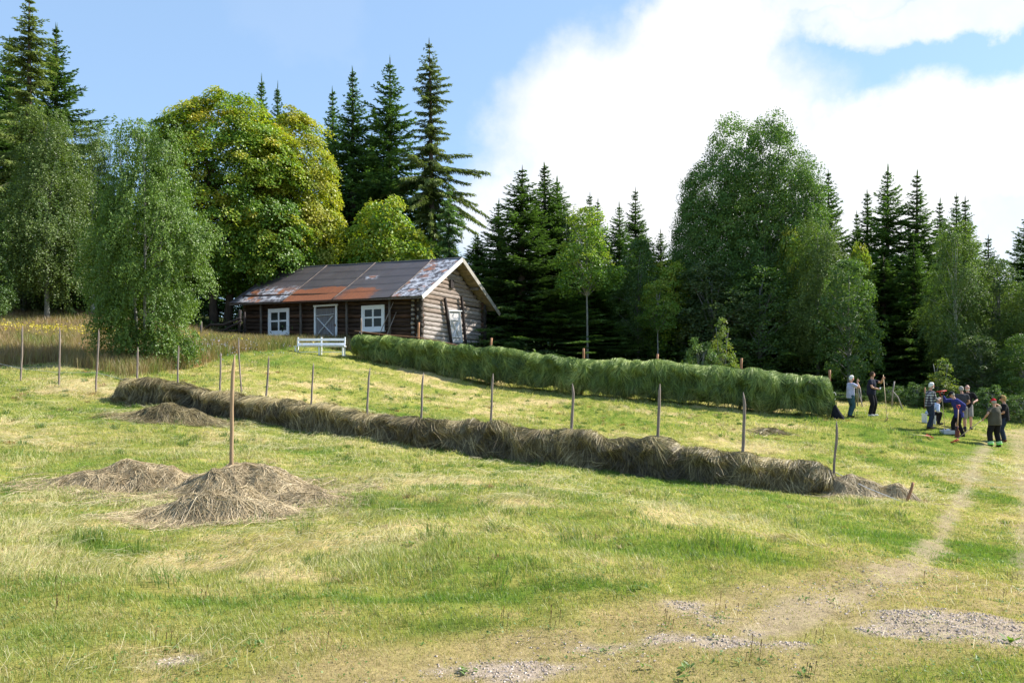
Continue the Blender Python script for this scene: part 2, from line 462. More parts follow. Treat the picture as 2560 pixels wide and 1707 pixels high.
def fields(x, y):
    n1 = fbm(x * .9, y * .9, 4, 21); n2 = fbm(x * .28 + 4, y * .28, 3, 33); n3 = fbm(x * 3.1, y * 3.1, 3, 41)
    warp = (n1 - .5) * 1.0 + (n3 - .5) * .5
    # lawn: near side of the curve, and the verge right of it
    lx = np.clip(x, LAWN[:, 0].min(), LAWN[:, 0].max())
    lawn = np.where(x < 6.0, 1 - sstep(-.35, .35, side_of(lx, y, LAWN[:8]) + warp * .9), 1.)
    dl = np.where(x >= 5.0, (x - np.interp(y, LAWN[5:, 1], LAWN[5:, 0])), -9.)
    lawn = np.where(x >= 6.0, sstep(-.3, .3, dl + warp * .6), np.where(x >= 5.0, np.maximum(lawn, sstep(-.3, .3, dl)), lawn))
    lawn = np.where(y > 33, 0, lawn)
    gr = np.zeros_like(x)
    for px, py, rx, ry, s in ((2400, 1562, 190, 36, 1.25), (2560, 1590, 160, 30, 1.1), (1340, 1672, 190, 45, .70), (1560, 1610, 200, 24, .68), (1680, 1590, 120, 22, .74), (1060, 1680, 90, 18, .5),
                              (1950, 1575, 240, 24, .72), (2030, 1612, 130, 20, .66), (1850, 1600, 150, 20, .6), (440, 1655, 60, 9, .9), (2180, 1570, 120, 24, .9), (1700, 1500, 90, 16, .45), (2300, 1690, 100, 12, .4)):
        gr = np.maximum(gr, s * blob(x, y, px, py, rx, ry))
    grav = sstep(.32, .78, gr + (n3 - .5) * 1.25 + (n1 - .5) * .5)
    dp = seg_dist(x, y, PATH)
    path = (1 - sstep(.04, .25, dp + (n1 - .5) * .35 + (n3 - .5) * .25)) * .95
    dt = seg_dist(x, y, TRACK)
    path = np.maximum(path, (1 - sstep(.1, .4, dt + (n1 - .5) * .3)) * .85)
    tall = sstep(-.6, .6, side_of(x, y, TALL) + warp * .8) * (1 - sstep(-6.2, -4.6, x + warp)) * (1 - sstep(50, 53, y))
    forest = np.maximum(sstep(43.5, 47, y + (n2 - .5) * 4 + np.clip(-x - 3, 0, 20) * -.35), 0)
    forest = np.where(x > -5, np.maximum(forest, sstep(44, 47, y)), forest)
    wn = np.maximum(1 - sstep(.2, .95, seg_dist(x, y, WORN) + (n1 - .5) * .5), (1 - sstep(.10, .8, seg_dist(x, y, WORN2) + (n1 - .5) * .6)) * .8)
    worn = np.clip(wn * (.70 + 1.1 * (n3 - .3)), 0, 1)
    # green tongues
    g = np.zeros_like(x)
    for px, py, rx, ry, s in ((1050, 1490, 330, 14, 1.), (1450, 1470, 260, 14, .9), (1900, 1400, 300, 26, 1.), (2230, 1360, 110, 40, .9), (420, 1500, 400, 16, .75), (150, 1460, 150, 12, .6), (1200, 1560, 260, 16, .8),
                              (640, 868, 120, 14, 1.), (700, 905, 160, 14, .8), (480, 945, 130, 12, .8), (300, 940, 90, 8, .7), (70, 965, 60, 12, .8), (2500, 1250, 70, 90, .9), (2480, 1380, 90, 40, .8), (2250, 1065, 220, 22, .8),
                              (2400, 1040, 200, 16, .9), (2150, 1090, 120, 14, .4), (2500, 1660, 120, 20, .6), (2420, 1690, 220, 16, .7), (230, 1360, 100, 10, .9), (1350, 1150, 160, 10, .6), (1750, 1215, 90, 10, .8), (300, 1600, 260, 12, .5), (1050, 1045, 200, 16, .35), (1560, 1060, 160, 14, .4)):
        g = np.maximum(g, s * blob(x, y, px, py, rx, ry))
    g = .92 * g * sstep(.25, .68, n1 * .55 + n3 * .45 + .12)
    dry = .56 + (n1 - .5) * 1.0 + (n2 - .5) * .9 + (n3 - .5) * .35
    pale = np.zeros_like(x)
    for px, py, rx, ry, s in ((110, 1320, 150, 22, .9), (500, 1390, 230, 20, .7), (700, 1430, 160, 16, .7), (1000, 1330, 420, 40, .4), (1650, 1290, 240, 26, .6), (1180, 1240, 260, 20, .35), (2120, 1240, 140, 26, .4),
                              (420, 1250, 280, 40, .35), (250, 975, 140, 14, .7), (900, 1190, 320, 26, .3), (60, 1380, 120, 16, .4), (1430, 1400, 240, 16, .45), (1750, 1120, 200, 14, .25), (1050, 960, 260, 16, .25), (1300, 1000, 260, 16, .2)):
        pale = np.maximum(pale, s * blob(x, y, px, py, rx, ry))
    g = g * (1 - .8 * worn)
    dry = np.clip(dry + pale * .55 - g * .75 + worn * .25, 0, 1)
    rows = .5 + .5 * np.sin((x * .38 + y) * 2.1 + n2 * 9)       # mown swaths
    dry = np.clip(dry + (rows - .5) * .16 * (1 - lawn) * (1 - tall), 0, 1)
    return dict(worn=worn, dry=dry, green=np.clip(g, 0, 1), lawn=lawn, grav=grav, path=path, tall=tall, forest=forest, n1=n1, n2=n2, n3=n3)


C_GRN = np.array((.118, .208, .034)); C_YG = np.array((.278, .310, .080)); C_STR = np.array((.53, .46, .245)); C_RED = np.array((.40, .25, .14))
C_BRN = np.array((.24, .20, .075))


def grass_col(f, r1, r2):
    """colour of one blade; r1, r2 random numbers"""
    d = np.clip(f['dry'] + (r1 - .5) * .9, 0, 1)
    c = mixc(C_GRN, C_YG, sstep(.0, .5, d)); c = mixc(c, C_STR, sstep(.5, 1.0, d))
    c = mixc(c, C_BRN * 1.2, f['worn'] * .6)
    lw = f['lawn'] * (1 - f['green']) * sstep(.35, .75, f['n2'] * .5 + f['n1'] * .5 + (r1 - .5) * .3)
    c = mixc(c, C_BRN * 1.05, lw * .5)
    c = mixc(c, C_RED * (1 + .3 * (r2 - .5))[:, None] if np.ndim(r2) else C_RED, f['tall'] * sstep(.42, .62, f['n1'] + (np.asarray(r2) - .5) * .25) * .75)
    return c * (.66 + .62 * np.asarray(r2))[..., None]


# ================================================================== ground sheet
def warp_axis(lo, hi, c0, c1, fine, grow):
    a = list(np.arange(c0, c1, fine)); s = fine
    while a[-1] < hi: s *= grow; a.append(a[-1] + s)
    s = fine; b = [c0]
    while b[-1] > lo: s *= grow; b.append(b[-1] - s)
    return np.array(b[:0:-1] + a)


xs = warp_axis(-170, 170, -9, 8, .11, 1.045); ys = warp_axis(-60, 300, 3.4, 16, .10, 1.022)
gx, gy = np.meshgrid(xs, ys)
gz = terrain(gx, gy)
ff = fields(gx.ravel(), gy.ravel())
r1 = fbm(gx.ravel() * 5, gy.ravel() * 5, 2, 77); r2 = fbm(gx.ravel() * 9, gy.ravel() * 9, 2, 78)
gc = grass_col(ff, .5 + (r1 - .5) * .8, .5 + (r2 - .5) * .8) * np.array((.92, .84, .78))
gc = mixc(gc, np.array((.31, .255, .135)), ff['worn'] * .6)
gc = mixc(gc, np.array((.34, .275, .185)), np.clip(ff['path'], 0, 1) * .8)
gc = mixc(gc, np.array((.38, .315, .25)), ff['grav'] * .9)
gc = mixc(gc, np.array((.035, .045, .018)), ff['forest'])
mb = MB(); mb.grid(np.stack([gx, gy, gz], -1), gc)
gm, nt, out = mat_new('meadow_soil')
base = N(nt, 'ShaderNodeVertexColor', layer_name='Col').outputs['Color']
tcg = N(nt, 'ShaderNodeTexCoord').outputs['Object']
nA = noise(nt, tcg, 14, 6, .7); nB = noise(nt, tcg, 70, 5, .7)
mr = N(nt, 'ShaderNodeMapRange'); L(nt, math_n(nt, 'ADD', math_n(nt, 'MULTIPLY', nA, .5), math_n(nt, 'MULTIPLY', nB, .5)), mr.inputs[0])
mr.inputs[1].default_value = .36; mr.inputs[2].default_value = .64
c = mixrgb(nt, mr.outputs[0], mixrgb(nt, 1., base, (.55, .52, .5), 'MULTIPLY'), mixrgb(nt, 1., base, (1.25, 1.22, 1.2), 'MULTIPLY'))
b = N(nt, 'ShaderNodeBsdfDiffuse'); L(nt, c, b.inputs['Color'])
bp = N(nt, 'ShaderNodeBump'); bp.inputs['Strength'].default_value = .6; bp.inputs['Distance'].default_value = .03; L(nt, nB, bp.inputs['Height']); L(nt, bp.outputs[0], b.inputs['Normal'])
L(nt, b.outputs[0], out.inputs[0])
g_o = mb.build('ground', gm); tag(g_o, 'sloping mown hay meadow with a worn footpath and gravel patches', kind='structure')

# ================================================================== grass
GRASS_M = leaf_mat('grass_blade', trans=.42, gloss=.025, rough=.5, jitter=0.)


def sample_wedge(n, y0, y1, m=.72):
    u = rng.random(n)
    y = np.sqrt(y0 * y0 + u * (y1 * y1 - y0 * y0))
    x = (rng.random(n) * 2 - 1) * (m * y + 1.8)
    return x, y


def blades(mb, x, y, length, width, lean, lean_dir, col, bend=.6):
    n = len(x); z = terrain(x, y) - .006
    B = np.stack([x, y, z], -1)
    up = np.array([0, 0, 1.])
    d = np.stack([np.cos(lean_dir), np.sin(lean_dir), np.zeros(n)], -1)
    a1 = nrm(up * np.cos(lean)[:, None] + d * np.sin(lean)[:, None])
    l2 = np.clip(lean + bend * (.3 + rng.random(n)), 0, 1.62)
    a2 = nrm(up * np.cos(l2)[:, None] + d * np.sin(l2)[:, None])
    m = B + a1 * (length * .55)[:, None]; t = m + a2 * (length * .45)[:, None]
    f = rng.random(n) * 2 * np.pi
    s = np.stack([np.cos(f), np.sin(f), np.zeros(n)], -1) * width[:, None] * .5
    v = np.stack([B - s, B + s, m + s * .8, m - s * .8, t], 1).reshape(-1, 3)
    i = np.arange(n)[:, None] * 5
    mb.add(v, [i + np.array([[0, 1, 2, 3]]), i + np.array([[3, 2, 4]])], np.repeat(col, 5, 0))


def grow(bands, name, label, tall=False):
    mb = MB()
    for y0, y1, per_m2, wd in bands:
        area = .72 * (y1 * y1 - y0 * y0) + 3.6 * (y1 - y0); n = int(area * per_m2)
        x, y = sample_wedge(n, y0, y1)
        f = fields(x, y)
        r1 = rng.random(n); r2 = rng.random(n); r3 = rng.random(n)
        keep = (r3 > f['grav'] * .86) & (rng.random(n) > f['path'] * .66) & (rng.random(n) > f['worn'] * .34) & (rng.random(n) > f['forest'])
        # tussocky: thin out between clumps
        keep &= (f['n3'] + (r3 - .5) * .5 > .38)
        if tall: keep = (f['tall'] > rng.random(n)) & (f['forest'] < .5)
        x, y, r1, r2, r3 = [q[keep] for q in (x, y, r1, r2, r3)]; f = {k: q[keep] for k, q in f.items()}
        n = len(x)
        if n == 0: continue
        if tall:
            ln = .35 + .35 * rng.random(n); lean = np.abs(rng.normal(0, .22, n)); ld = rng.random(n) * 6.28
            c = grass_col(f, r1, r2)
            seed = rng.random(n) < .55
            c = np.where(seed[:, None], mixc(c, C_RED * .9, np.full(n, .55)), c) * .78
            blades(mb, x, y, ln, np.full(n, wd), lean, ld, c, .35)
        else:
            mead = (1 - f['lawn'])
            ln = (.026 + .034 * r3) * (1 - mead) + (.028 + .042 * r3 + .045 * sstep(.5, .7, f['n1'])) * mead
            ln = ln * (1 + .6 * f['green']) * (1 - .5 * np.clip(f['grav'] + f['path'] + f['worn'], 0, 1))
            tuft = sstep(.60, .72, fbm(x * 1.3, y * 1.3, 2, 55)); ln = ln * (1 + 1.0 * tuft * mead)
            wind = fbm(x * .35, y * .35, 2, 66) * 8 - 2.5
            lodge = mead * sstep(.62, .92, f['dry'] + (f['n3'] - .5) * .4)
            lean = np.clip(np.abs(rng.normal(.35, .3, n)) + lodge * (.55 + .5 * rng.random(n)), 0, 1.5)
            ld = np.where(rng.random(n) < .3 + .55 * lodge, wind + rng.normal(0, .45, n), rng.random(n) * 6.28)
            ln = ln * (1 + .6 * lodge)
            c = grass_col(f, r1, r2)
            blades(mb, x, y, ln, wd * (.7 + .6 * rng.random(n)), lean, ld, c)
    o = mb.build(name, GRASS_M, smooth=False)
    return tag(o, label, 'grass', kind='stuff')


GQ = 1.0
grow([(2.6, 5.5, 5600 * GQ, .0034), (5.5, 8, 3700 * GQ, .0045), (8, 12, 2300 * GQ, .0058), (12, 18, 1250 * GQ, .0082), (18, 27, 560 * GQ, .012), (27, 38, 260 * GQ, .017), (38, 50, 110 * GQ, .025)],
     'meadow_grass', 'short cut grass and stubble covering the sloping meadow')
grow([(24, 32, 330 * GQ, .013), (32, 42, 260 * GQ, .017), (42, 53, 160 * GQ, .024)], 'uncut_grass', 'tall uncut grass with reddish seed heads on the slope', tall=True)

# wild flowers in the uncut grass
mb = MB()
cx, cy = G(150, 845)
n = 900; x = cx + rng.normal(0, 3.6, n); y = cy + rng.normal(0, 1.6, n); z = terrain(x, y) + .42 + .16 * rng.random(n)
c = np.stack([x, y, z], -1)
mb.kites(c, nrm(rng.normal(0, 1, (n, 3)) + [0, 0, .4]), nrm(rng.normal(0, .5, (n, 3)) + [0, -.6, 1]), np.full(n, .085), np.full(n, .04), np.array((.60, .48, .05)) * (.8 + .4 * rng.random((n, 1))))
tag(mb.build('yellow_wildflowers', GRASS_M, smooth=False), 'yellow flowers scattered through the uncut grass', 'wildflowers', kind='stuff')
mb = MB()
cx, cy = G(480, 885); n = 330
x = cx + rng.normal(0, 2.0, n); y = cy + rng.normal(0, 1.6, n); z = terrain(x, y) + .35 + .2 * rng.random(n)
mb.kites(np.stack([x, y, z], -1), nrm(rng.normal(0, 1, (n, 3))), nrm(rng.normal(0, .5, (n, 3)) + [0, -.6, 1]), np.full(n, .05), np.full(n, .025), np.array((.42, .40, .62)))
tag(mb.build('blue_wildflowers', GRASS_M, smooth=False), 'pale violet flowers dotted among the uncut grass', 'wildflowers', kind='stuff')

# loose pebbles on the worn patches
mb = MB(); n = 120000
x, y = sample_wedge(n, 3.8, 8.5, .70); f = fields(x, y)
k = (np.maximum(f['grav'], f['worn'] * .34) > .25 + .6 * rng.random(n)); x, y = x[k], y[k]; n = len(x)
if n > 26000: x, y = x[:26000], y[:26000]; n = 26000
s = .0045 + .009 * rng.random(n) ** 2
o = np.array([[1, 0, 0], [-.5, .87, 0], [-.5, -.87, 0], [0, 0, .8], [.1, .1, -.6]])
ang = rng.random(n) * 6.28; ca, sa = np.cos(ang), np.sin(ang)
sx = s * (.8 + .8 * rng.random(n)); sy = s * (.8 + .5 * rng.random(n))
v = np.empty((n, 5, 3))
for i in range(5):
    px_, py_ = o[i, 0] * sx, o[i, 1] * sy
    v[:, i, 0] = x + px_ * ca - py_ * sa; v[:, i, 1] = y + px_ * sa + py_ * ca; v[:, i, 2] = terrain(x, y) + .002 + o[i, 2] * s * .7
tri = np.array([[0, 1, 3], [1, 2, 3], [2, 0, 3], [1, 0, 4], [2, 1, 4], [0, 2, 4]])
pc = mixc(np.array((.29, .23, .185)), np.array((.56, .46, .385)), rng.random(n)) * (.7 + .5 * rng.random(n))[:, None]
mb.add(v.reshape(-1, 3), (np.arange(n)[:, None, None] * 5 + tri[None]).reshape(-1, 3), np.repeat(pc, 5, 0))
PEB_M = std_mat('pebble', (.4, .4, .4), rough=.85, var=.15, scale=60, use_attr=True)
tag(mb.build('gravel', PEB_M, smooth=False), 'grey and pinkish loose gravel on the worn track', 'gravel', kind='stuff')

# broad-leaved weeds (plantain, dandelion) in the lawn
mb = MB()
for px, py, sp in [(1905, 1665, .10), (2010, 1690, .12), (2300, 1462, .10), (2520, 1605, .13), (1610, 1680, .1), (1720, 1672, .09), (2440, 1655, .1), (2010, 1495, .09), (2560, 1470, .09), (700, 1590, .09), (640, 1625, .12), (1170, 1675, .1), (1700, 1690, .1),
                   (2490, 1500, .08), (2090, 1500, .08), (430, 1630, .1), (1260, 1570, .08), (560, 1385, .12), (230, 1350, .16), (130, 1365, .14), (330, 1400, .12), (2360, 1380, .08), (1600, 1475, .12), (1030, 1360, .13), (1330, 1290, .12), (1980, 1330, .13), (30, 1560, .08)] + \
        [(rng.uniform(0, 2560), rng.uniform(1360, 1700), .06) for _ in range(70)]:
    sp *= .52; cx, cy = G(px, py); m = rng.integers(6, 14)
    a = rng.random(m) * 6.28; el_ = rng.uniform(.1, .7, m); l = sp * rng.uniform(.5, 1.1, m)
    d = np.stack([np.cos(a) * np.cos(el_), np.sin(a) * np.cos(el_), np.sin(el_)], -1)
    p = np.array([cx, cy, tz(cx, cy) + .01]) + rng.normal(0, .03, (m, 3)) * [1, 1, .1]
    mb.kites(p, d, nrm(np.cross(np.cross(d, [0, 0, 1.]), d)), l, l * .27, np.array((.12, .20, .04)) * rng.uniform(.7, 1.3, (m, 1)), .2)
    if rng.random() < .18:
        for q in range(rng.integers(2, 6)):
            p0 = np.array([cx, cy, tz(cx, cy)]) + rng.normal(0, .05, 3) * [1, 1, 0]
            h = rng.uniform(.06, .15); mb.tube([p0, p0 + [.01, 0, h * .6], p0 + [.015, 0, h]], [.0012, .0014, .003], 4, col=(.16, .10, .05))
tag(mb.build('weeds', GRASS_M, smooth=False), 'plantain rosettes and seed stalks growing in the short turf', 'weeds', kind='stuff')

# long dry stems lying about
mb = MB(); n = 46000
x, y = sample_wedge(n, 4.2, 26, .66); f = fields(x, y); k = (f['dry'] * .6 + .9 * (fbm(x * 1.1, y * 1.1, 3, 123) - .5) + .45 * rng.random(n) > .60) & (f['forest'] < .2) & (f['tall'] < .3); x, y = x[k], y[k]; n = len(x)
a = fbm(x * .35, y * .35, 2, 66) * 8 - 2.5 + rng.normal(0, .7, n); ln = rng.uniform(.08, .38, n)
P = np.empty((n, 4, 3))
for i, t in enumerate((0, .35, .7, 1)):
    P[:, i, 0] = x + np.cos(a + t * .5) * ln * t; P[:, i, 1] = y + np.sin(a + t * .5) * ln * t
    P[:, i, 2] = terrain(P[:, i, 0], P[:, i, 1]) + .03 + .05 * math.sin(t * 3.1)
wv = np.stack([-np.sin(a), np.cos(a), np.full(n, .5)], -1)[:, None] * (np.array([1, 1, .8, .3])[None, :, None] * (.0010 + .00022 * y)[:, None, None] * .5)
mb.ribbons(P, wv, np.array((.56, .50, .30)) * rng.uniform(.7, 1.15, (n, 1)))
tag(mb.build('loose_straw', GRASS_M, smooth=False), 'long bleached stems lying loose over the cut meadow', 'straw', kind='stuff')

# tufts standing above the stubble
mb = MB()
n = 950
tx, ty = sample_wedge(n, 5.5, 34, .68); f = fields(tx, ty)
dens = f['forest'] + f['path'] + f['grav'] + f['worn'] + f['lawn'] * .72 + f['tall']
k = dens < rng.random(n) * .9; tx, ty = tx[k], ty[k]
extra = [G(*q) for q in ((1190, 1075), (1370, 1150), (1515, 1165), (1790, 1190), (1085, 1350), (1430, 1350), (1620, 1325), (1990, 1325), (350, 1370), (240, 1350), (760, 1335), (2155, 1265), (1340, 1240), (430, 1455), (1250, 1455), (900, 1260))]
tx = np.concatenate([tx, [q[0] for q in extra]]); ty = np.concatenate([ty, [q[1] for q in extra]])
m = 46; ti = np.repeat(np.arange(len(tx)), m); n = len(ti)
big = rng.uniform(.3, .85, len(tx)); big[-len(extra):] = 1.25; kind = rng.random(len(tx)); kind[-len(extra):] *= .6
sp = rng.normal(0, .055, (n, 2)) * (big[ti] * (1 + .02 * ty[ti]))[:, None]
x = tx[ti] + sp[:, 0]; y = ty[ti] + sp[:, 1]; r1 = rng.random(n)
c = mixc(np.array((.075, .145, .030)), np.array((.17, .24, .055)), r1)
c = np.where((kind[ti] > .6)[:, None], mixc(np.array((.26, .20, .09)), np.array((.55, .46, .25)), r1), c)
c = np.where((kind[ti] > .9)[:, None], mixc(np.array((.24, .13, .06)), np.array((.42, .26, .13)), r1), c) * rng.uniform(.7, 1.2, (n, 1))
wd_ = rng.random(len(tx)) * 6.28
blades(mb, x, y, (.08 + .15 * rng.random(n)) * big[ti], .0035 + .00042 * y, np.clip(np.abs(rng.normal(.35, .28, n)) + .35 * (kind[ti] > .75), 0, 1.4), np.where(rng.random(n) < .5, np.arctan2(sp[:, 1], sp[:, 0]), wd_[ti]), c, .8)
tag(mb.build('grass_tufts', GRASS_M, smooth=False), 'scattered taller tufts of green and straw grass left standing in the stubble', 'grass', kind='stuff')

# clover and small broad leaves low in the turf
mb = MB(); n = 60000
x, y = sample_wedge(n, 3.8, 13, .70); f = fields(x, y)
pt = fbm(x * 1.7 + 9, y * 1.7, 3, 171)
k = (pt + .35 * (rng.random(n) - .5) > .56) & (f['grav'] < .5) & (f['path'] < .5); x, y = x[k], y[k]; n = len(x)
p = np.stack([x, y, terrain(x, y) + .012 + .035 * rng.random(n)], -1)
a = rng.random(n) * 6.28; d = np.stack([np.cos(a), np.sin(a), rng.normal(0, .3, n)], -1)
sz = (.010 + .012 * rng.random(n)) * (.7 + .05 * y)
mb.kites(p, d, rng.normal(0, .35, (n, 3)) + [0, 0, 1], sz, sz * .48, mixc(np.array((.075, .15, .03)), np.array((.17, .26, .06)), rng.random(n)))
tag(mb.build('clover', GRASS_M, smooth=False), 'clover and small broad leaves growing low in the turf', 'clover', kind='stuff')
# ================================================================== trees
BARK = std_mat('bark', (.085, .065, .05), rough=.95, var=.4, scale=5, bump=.6, bscale=14, stretch=(1, 1, .35))
BARK_GREY = std_mat('grey_bark', (.20, .20, .18), rough=.9, var=.35, scale=4, bump=.4, bscale=14)
BARK_BIRCH = std_mat('birch_bark', (.60, .58, .54), rough=.8, var=.15, scale=5, bump=.3, bscale=12, stretch=(.5, .5, 2.2), dirt=((.03, .028, .025), .60))
NEEDLE = leaf_mat('needles', trans=.34, gloss=.015, rough=.5, jitter=.15, tcol=(1.1, 1.2, .6))
LEAF = leaf_mat('leaves', trans=.40, gloss=.025, rough=.42, jitter=.08, tcol=(1.25, 1.3, .5))
LEAF_SHINY = leaf_mat('birch_leaves', trans=.38, gloss=.022, rough=.42, jitter=.08)


def trunk_pts(H, r, sway, n=9, seed=0):
    g = np.random.default_rng(seed)
    z = np.linspace(0, 1, n)
    dx = np.cumsum(g.normal(0, sway, n)) * .15 * H / 10; dy = np.cumsum(g.normal(0, sway, n)) * .15 * H / 10
    dx -= dx[0]; dy -= dy[0]
    p = np.stack([dx, dy, z * H], -1)
    p[0, 2] = -.4
    rr = r * (1 - z) ** .85 + .012; rr[0] *= 1.35
    return p, rr


def conifer(H, R, seed, kind='spruce', zb=.03, lean=0.):
    g = np.random.default_rng(seed)
    tr = MB(); cr = MB()
    p, rr = trunk_pts(H, H * .0115, .02, 10, seed)
    p[:, 0] += lean * np.linspace(0, 1, 10) ** 2
    tr.tube(p, rr, 7)
    larch = kind != 'spruce'
    z = zb * H
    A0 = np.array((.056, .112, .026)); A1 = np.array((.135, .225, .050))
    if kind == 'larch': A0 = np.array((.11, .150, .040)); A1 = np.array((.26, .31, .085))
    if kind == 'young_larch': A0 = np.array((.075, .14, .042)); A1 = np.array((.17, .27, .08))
    C, AX, LN, WD, CO = [], [], [], [], []
    while z < H * .985:
        rel = z / H
        env = (1 - rel) ** (.95 if not larch else .80) * (1.12 if not larch else 1.05)
        if larch: env *= .75 + .35 * math.sin(rel * 17 + seed)
        if rel < .12: env *= .55 + 3.7 * rel
        nb = g.integers(5, 8)
        a0 = g.random() * 6.28
        tx = np.interp(z, p[:, 2], p[:, 0]); ty = np.interp(z, p[:, 2], p[:, 1])
        for b in range(nb):
            az_ = a0 + b * 6.28 / nb + g.normal(0, .25)
            Lb = max(R * env * g.uniform(.62, 1.12), .10)
            Lb *= .72 + .6 * float(vnoise(z * .55 + seed, math.cos(az_) * 1.3 + math.sin(az_) * 2.1 + 9, seed))
            if g.random() < .09: Lb *= .45
            e0 = (-.25 + .75 * rel ** 1.3) if not larch else (-.02 + .35 * rel ** 2)
            e0 += g.normal(0, .1 if not larch else .22)
            dr = (.38 * (1 - rel) + .05) if not larch else .80 * (1 - rel) + .14
            up = .30 if not larch else .13
            m = max(int(Lb * 10), 3)
            t = np.linspace(0.02, 1, m)
            rad = Lb * t; zz = Lb * (math.tan(e0) * t - dr * t ** 2 + up * t ** 3.5)
            d = np.array([math.cos(az_), math.sin(az_)])
            P = np.stack([tx + d[0] * rad, ty + d[1] * rad, z + g.uniform(-.24, .24) * (1 - .7 * rel) + zz], -1)
            if Lb > .5: tr.tube(P[::max(m // 4, 1)] if m > 6 else P, np.linspace(.009 + .011 * Lb, .006, len(P[::max(m // 4, 1)] if m > 6 else P)), 4, cap=False)
            T = nrm(np.gradient(P, axis=0)); S = np.array([-d[1], d[0], 0.])
            K = 4 if not larch else 7
            for q in range(K):
                sg = (-1) ** q
                tw = (.17 + .30 * Lb ** .5 * (1 - .62 * t)) * g.uniform(.6, 1.15, m) * (.38 + .62 * min(1, (1 - rel) * 5))
                hang = (.32 + .30 * (1 - rel)) if not larch else (1.0 + .7 * (1 - rel))
                if larch and q > 1: hang += .5
                ax = T * g.uniform(.45, 1., (m, 1)) + S * sg * g.uniform(.2, .9, (m, 1)) - np.array([0, 0, 1.]) * (hang * g.uniform(.3, 1.4, (m, 1))) * (1 - .8 * rel)
                cc = P + g.normal(0, .03, (m, 3))
                C.append(cc); AX.append(ax); LN.append(tw); WD.append(np.full(m, (.040 if not larch else .030)) * g.uniform(.8, 1.4, m))
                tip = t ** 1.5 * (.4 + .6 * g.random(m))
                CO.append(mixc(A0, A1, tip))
                # secondary spray off each twig
                axn = nrm(ax)
                c2 = cc + axn * (tw * g.uniform(.25, .6, m))[:, None]
                a2 = axn + g.normal(0, .55, (m, 3)) - np.array([0, 0, .25])
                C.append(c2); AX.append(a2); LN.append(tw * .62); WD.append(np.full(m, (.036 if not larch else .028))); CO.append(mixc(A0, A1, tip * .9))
        z += g.uniform(.30, .46) * (H / 20) ** .4 * (1 if not larch else 1.3)
    # leader
    C.append(np.array([[p[-1, 0], p[-1, 1], H * .955]] * 3)); AX.append(np.array([[0, 0, 1], [.05, 0, 1], [0, .05, 1]])); LN.append(np.full(3, H * .06)); WD.append(np.full(3, .03)); CO.append(np.array([A0] * 3))
    C = np.vstack(C); AX = np.vstack(AX); LN = np.concatenate(LN); WD = np.concatenate(WD); CO = np.vstack(CO)
    nn = nrm(np.random.default_rng(seed + 1).normal(0, 1, C.shape) + [0, 0, .6])
    CO = CO * np.random.default_rng(seed + 2).uniform(.75, 1.25, (len(CO), 1))
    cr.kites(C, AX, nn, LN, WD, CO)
    return tr, cr, H, R * 2


def lobe_points(lobes, n, g, rmin=.72):
    lobes = np.asarray(lobes, float)
    ar = (lobes[:, 3] * lobes[:, 4] * lobes[:, 5]) ** (2 / 3)
    out_p, out_n = [], []
    cnt = 0
    while cnt < n:
        i = g.choice(len(lobes), p=ar / ar.sum()); c = lobes[i, :3]; r = lobes[i, 3:6]
        u = nrm(g.normal(0, 1, 3)); s = g.uniform(rmin, 1.03) if g.random() < .85 else g.uniform(.3, rmin)
        q = c + u * r * s
        ins = (((q - lobes[:, :3]) / lobes[:, 3:6]) ** 2).sum(1)
        ins[i] = 9
        if ins.min() < .62 and g.random() < .85: continue
        out_p.append(q); out_n.append(nrm(u / r)); cnt += 1
    return np.array(out_p), np.array(out_n)


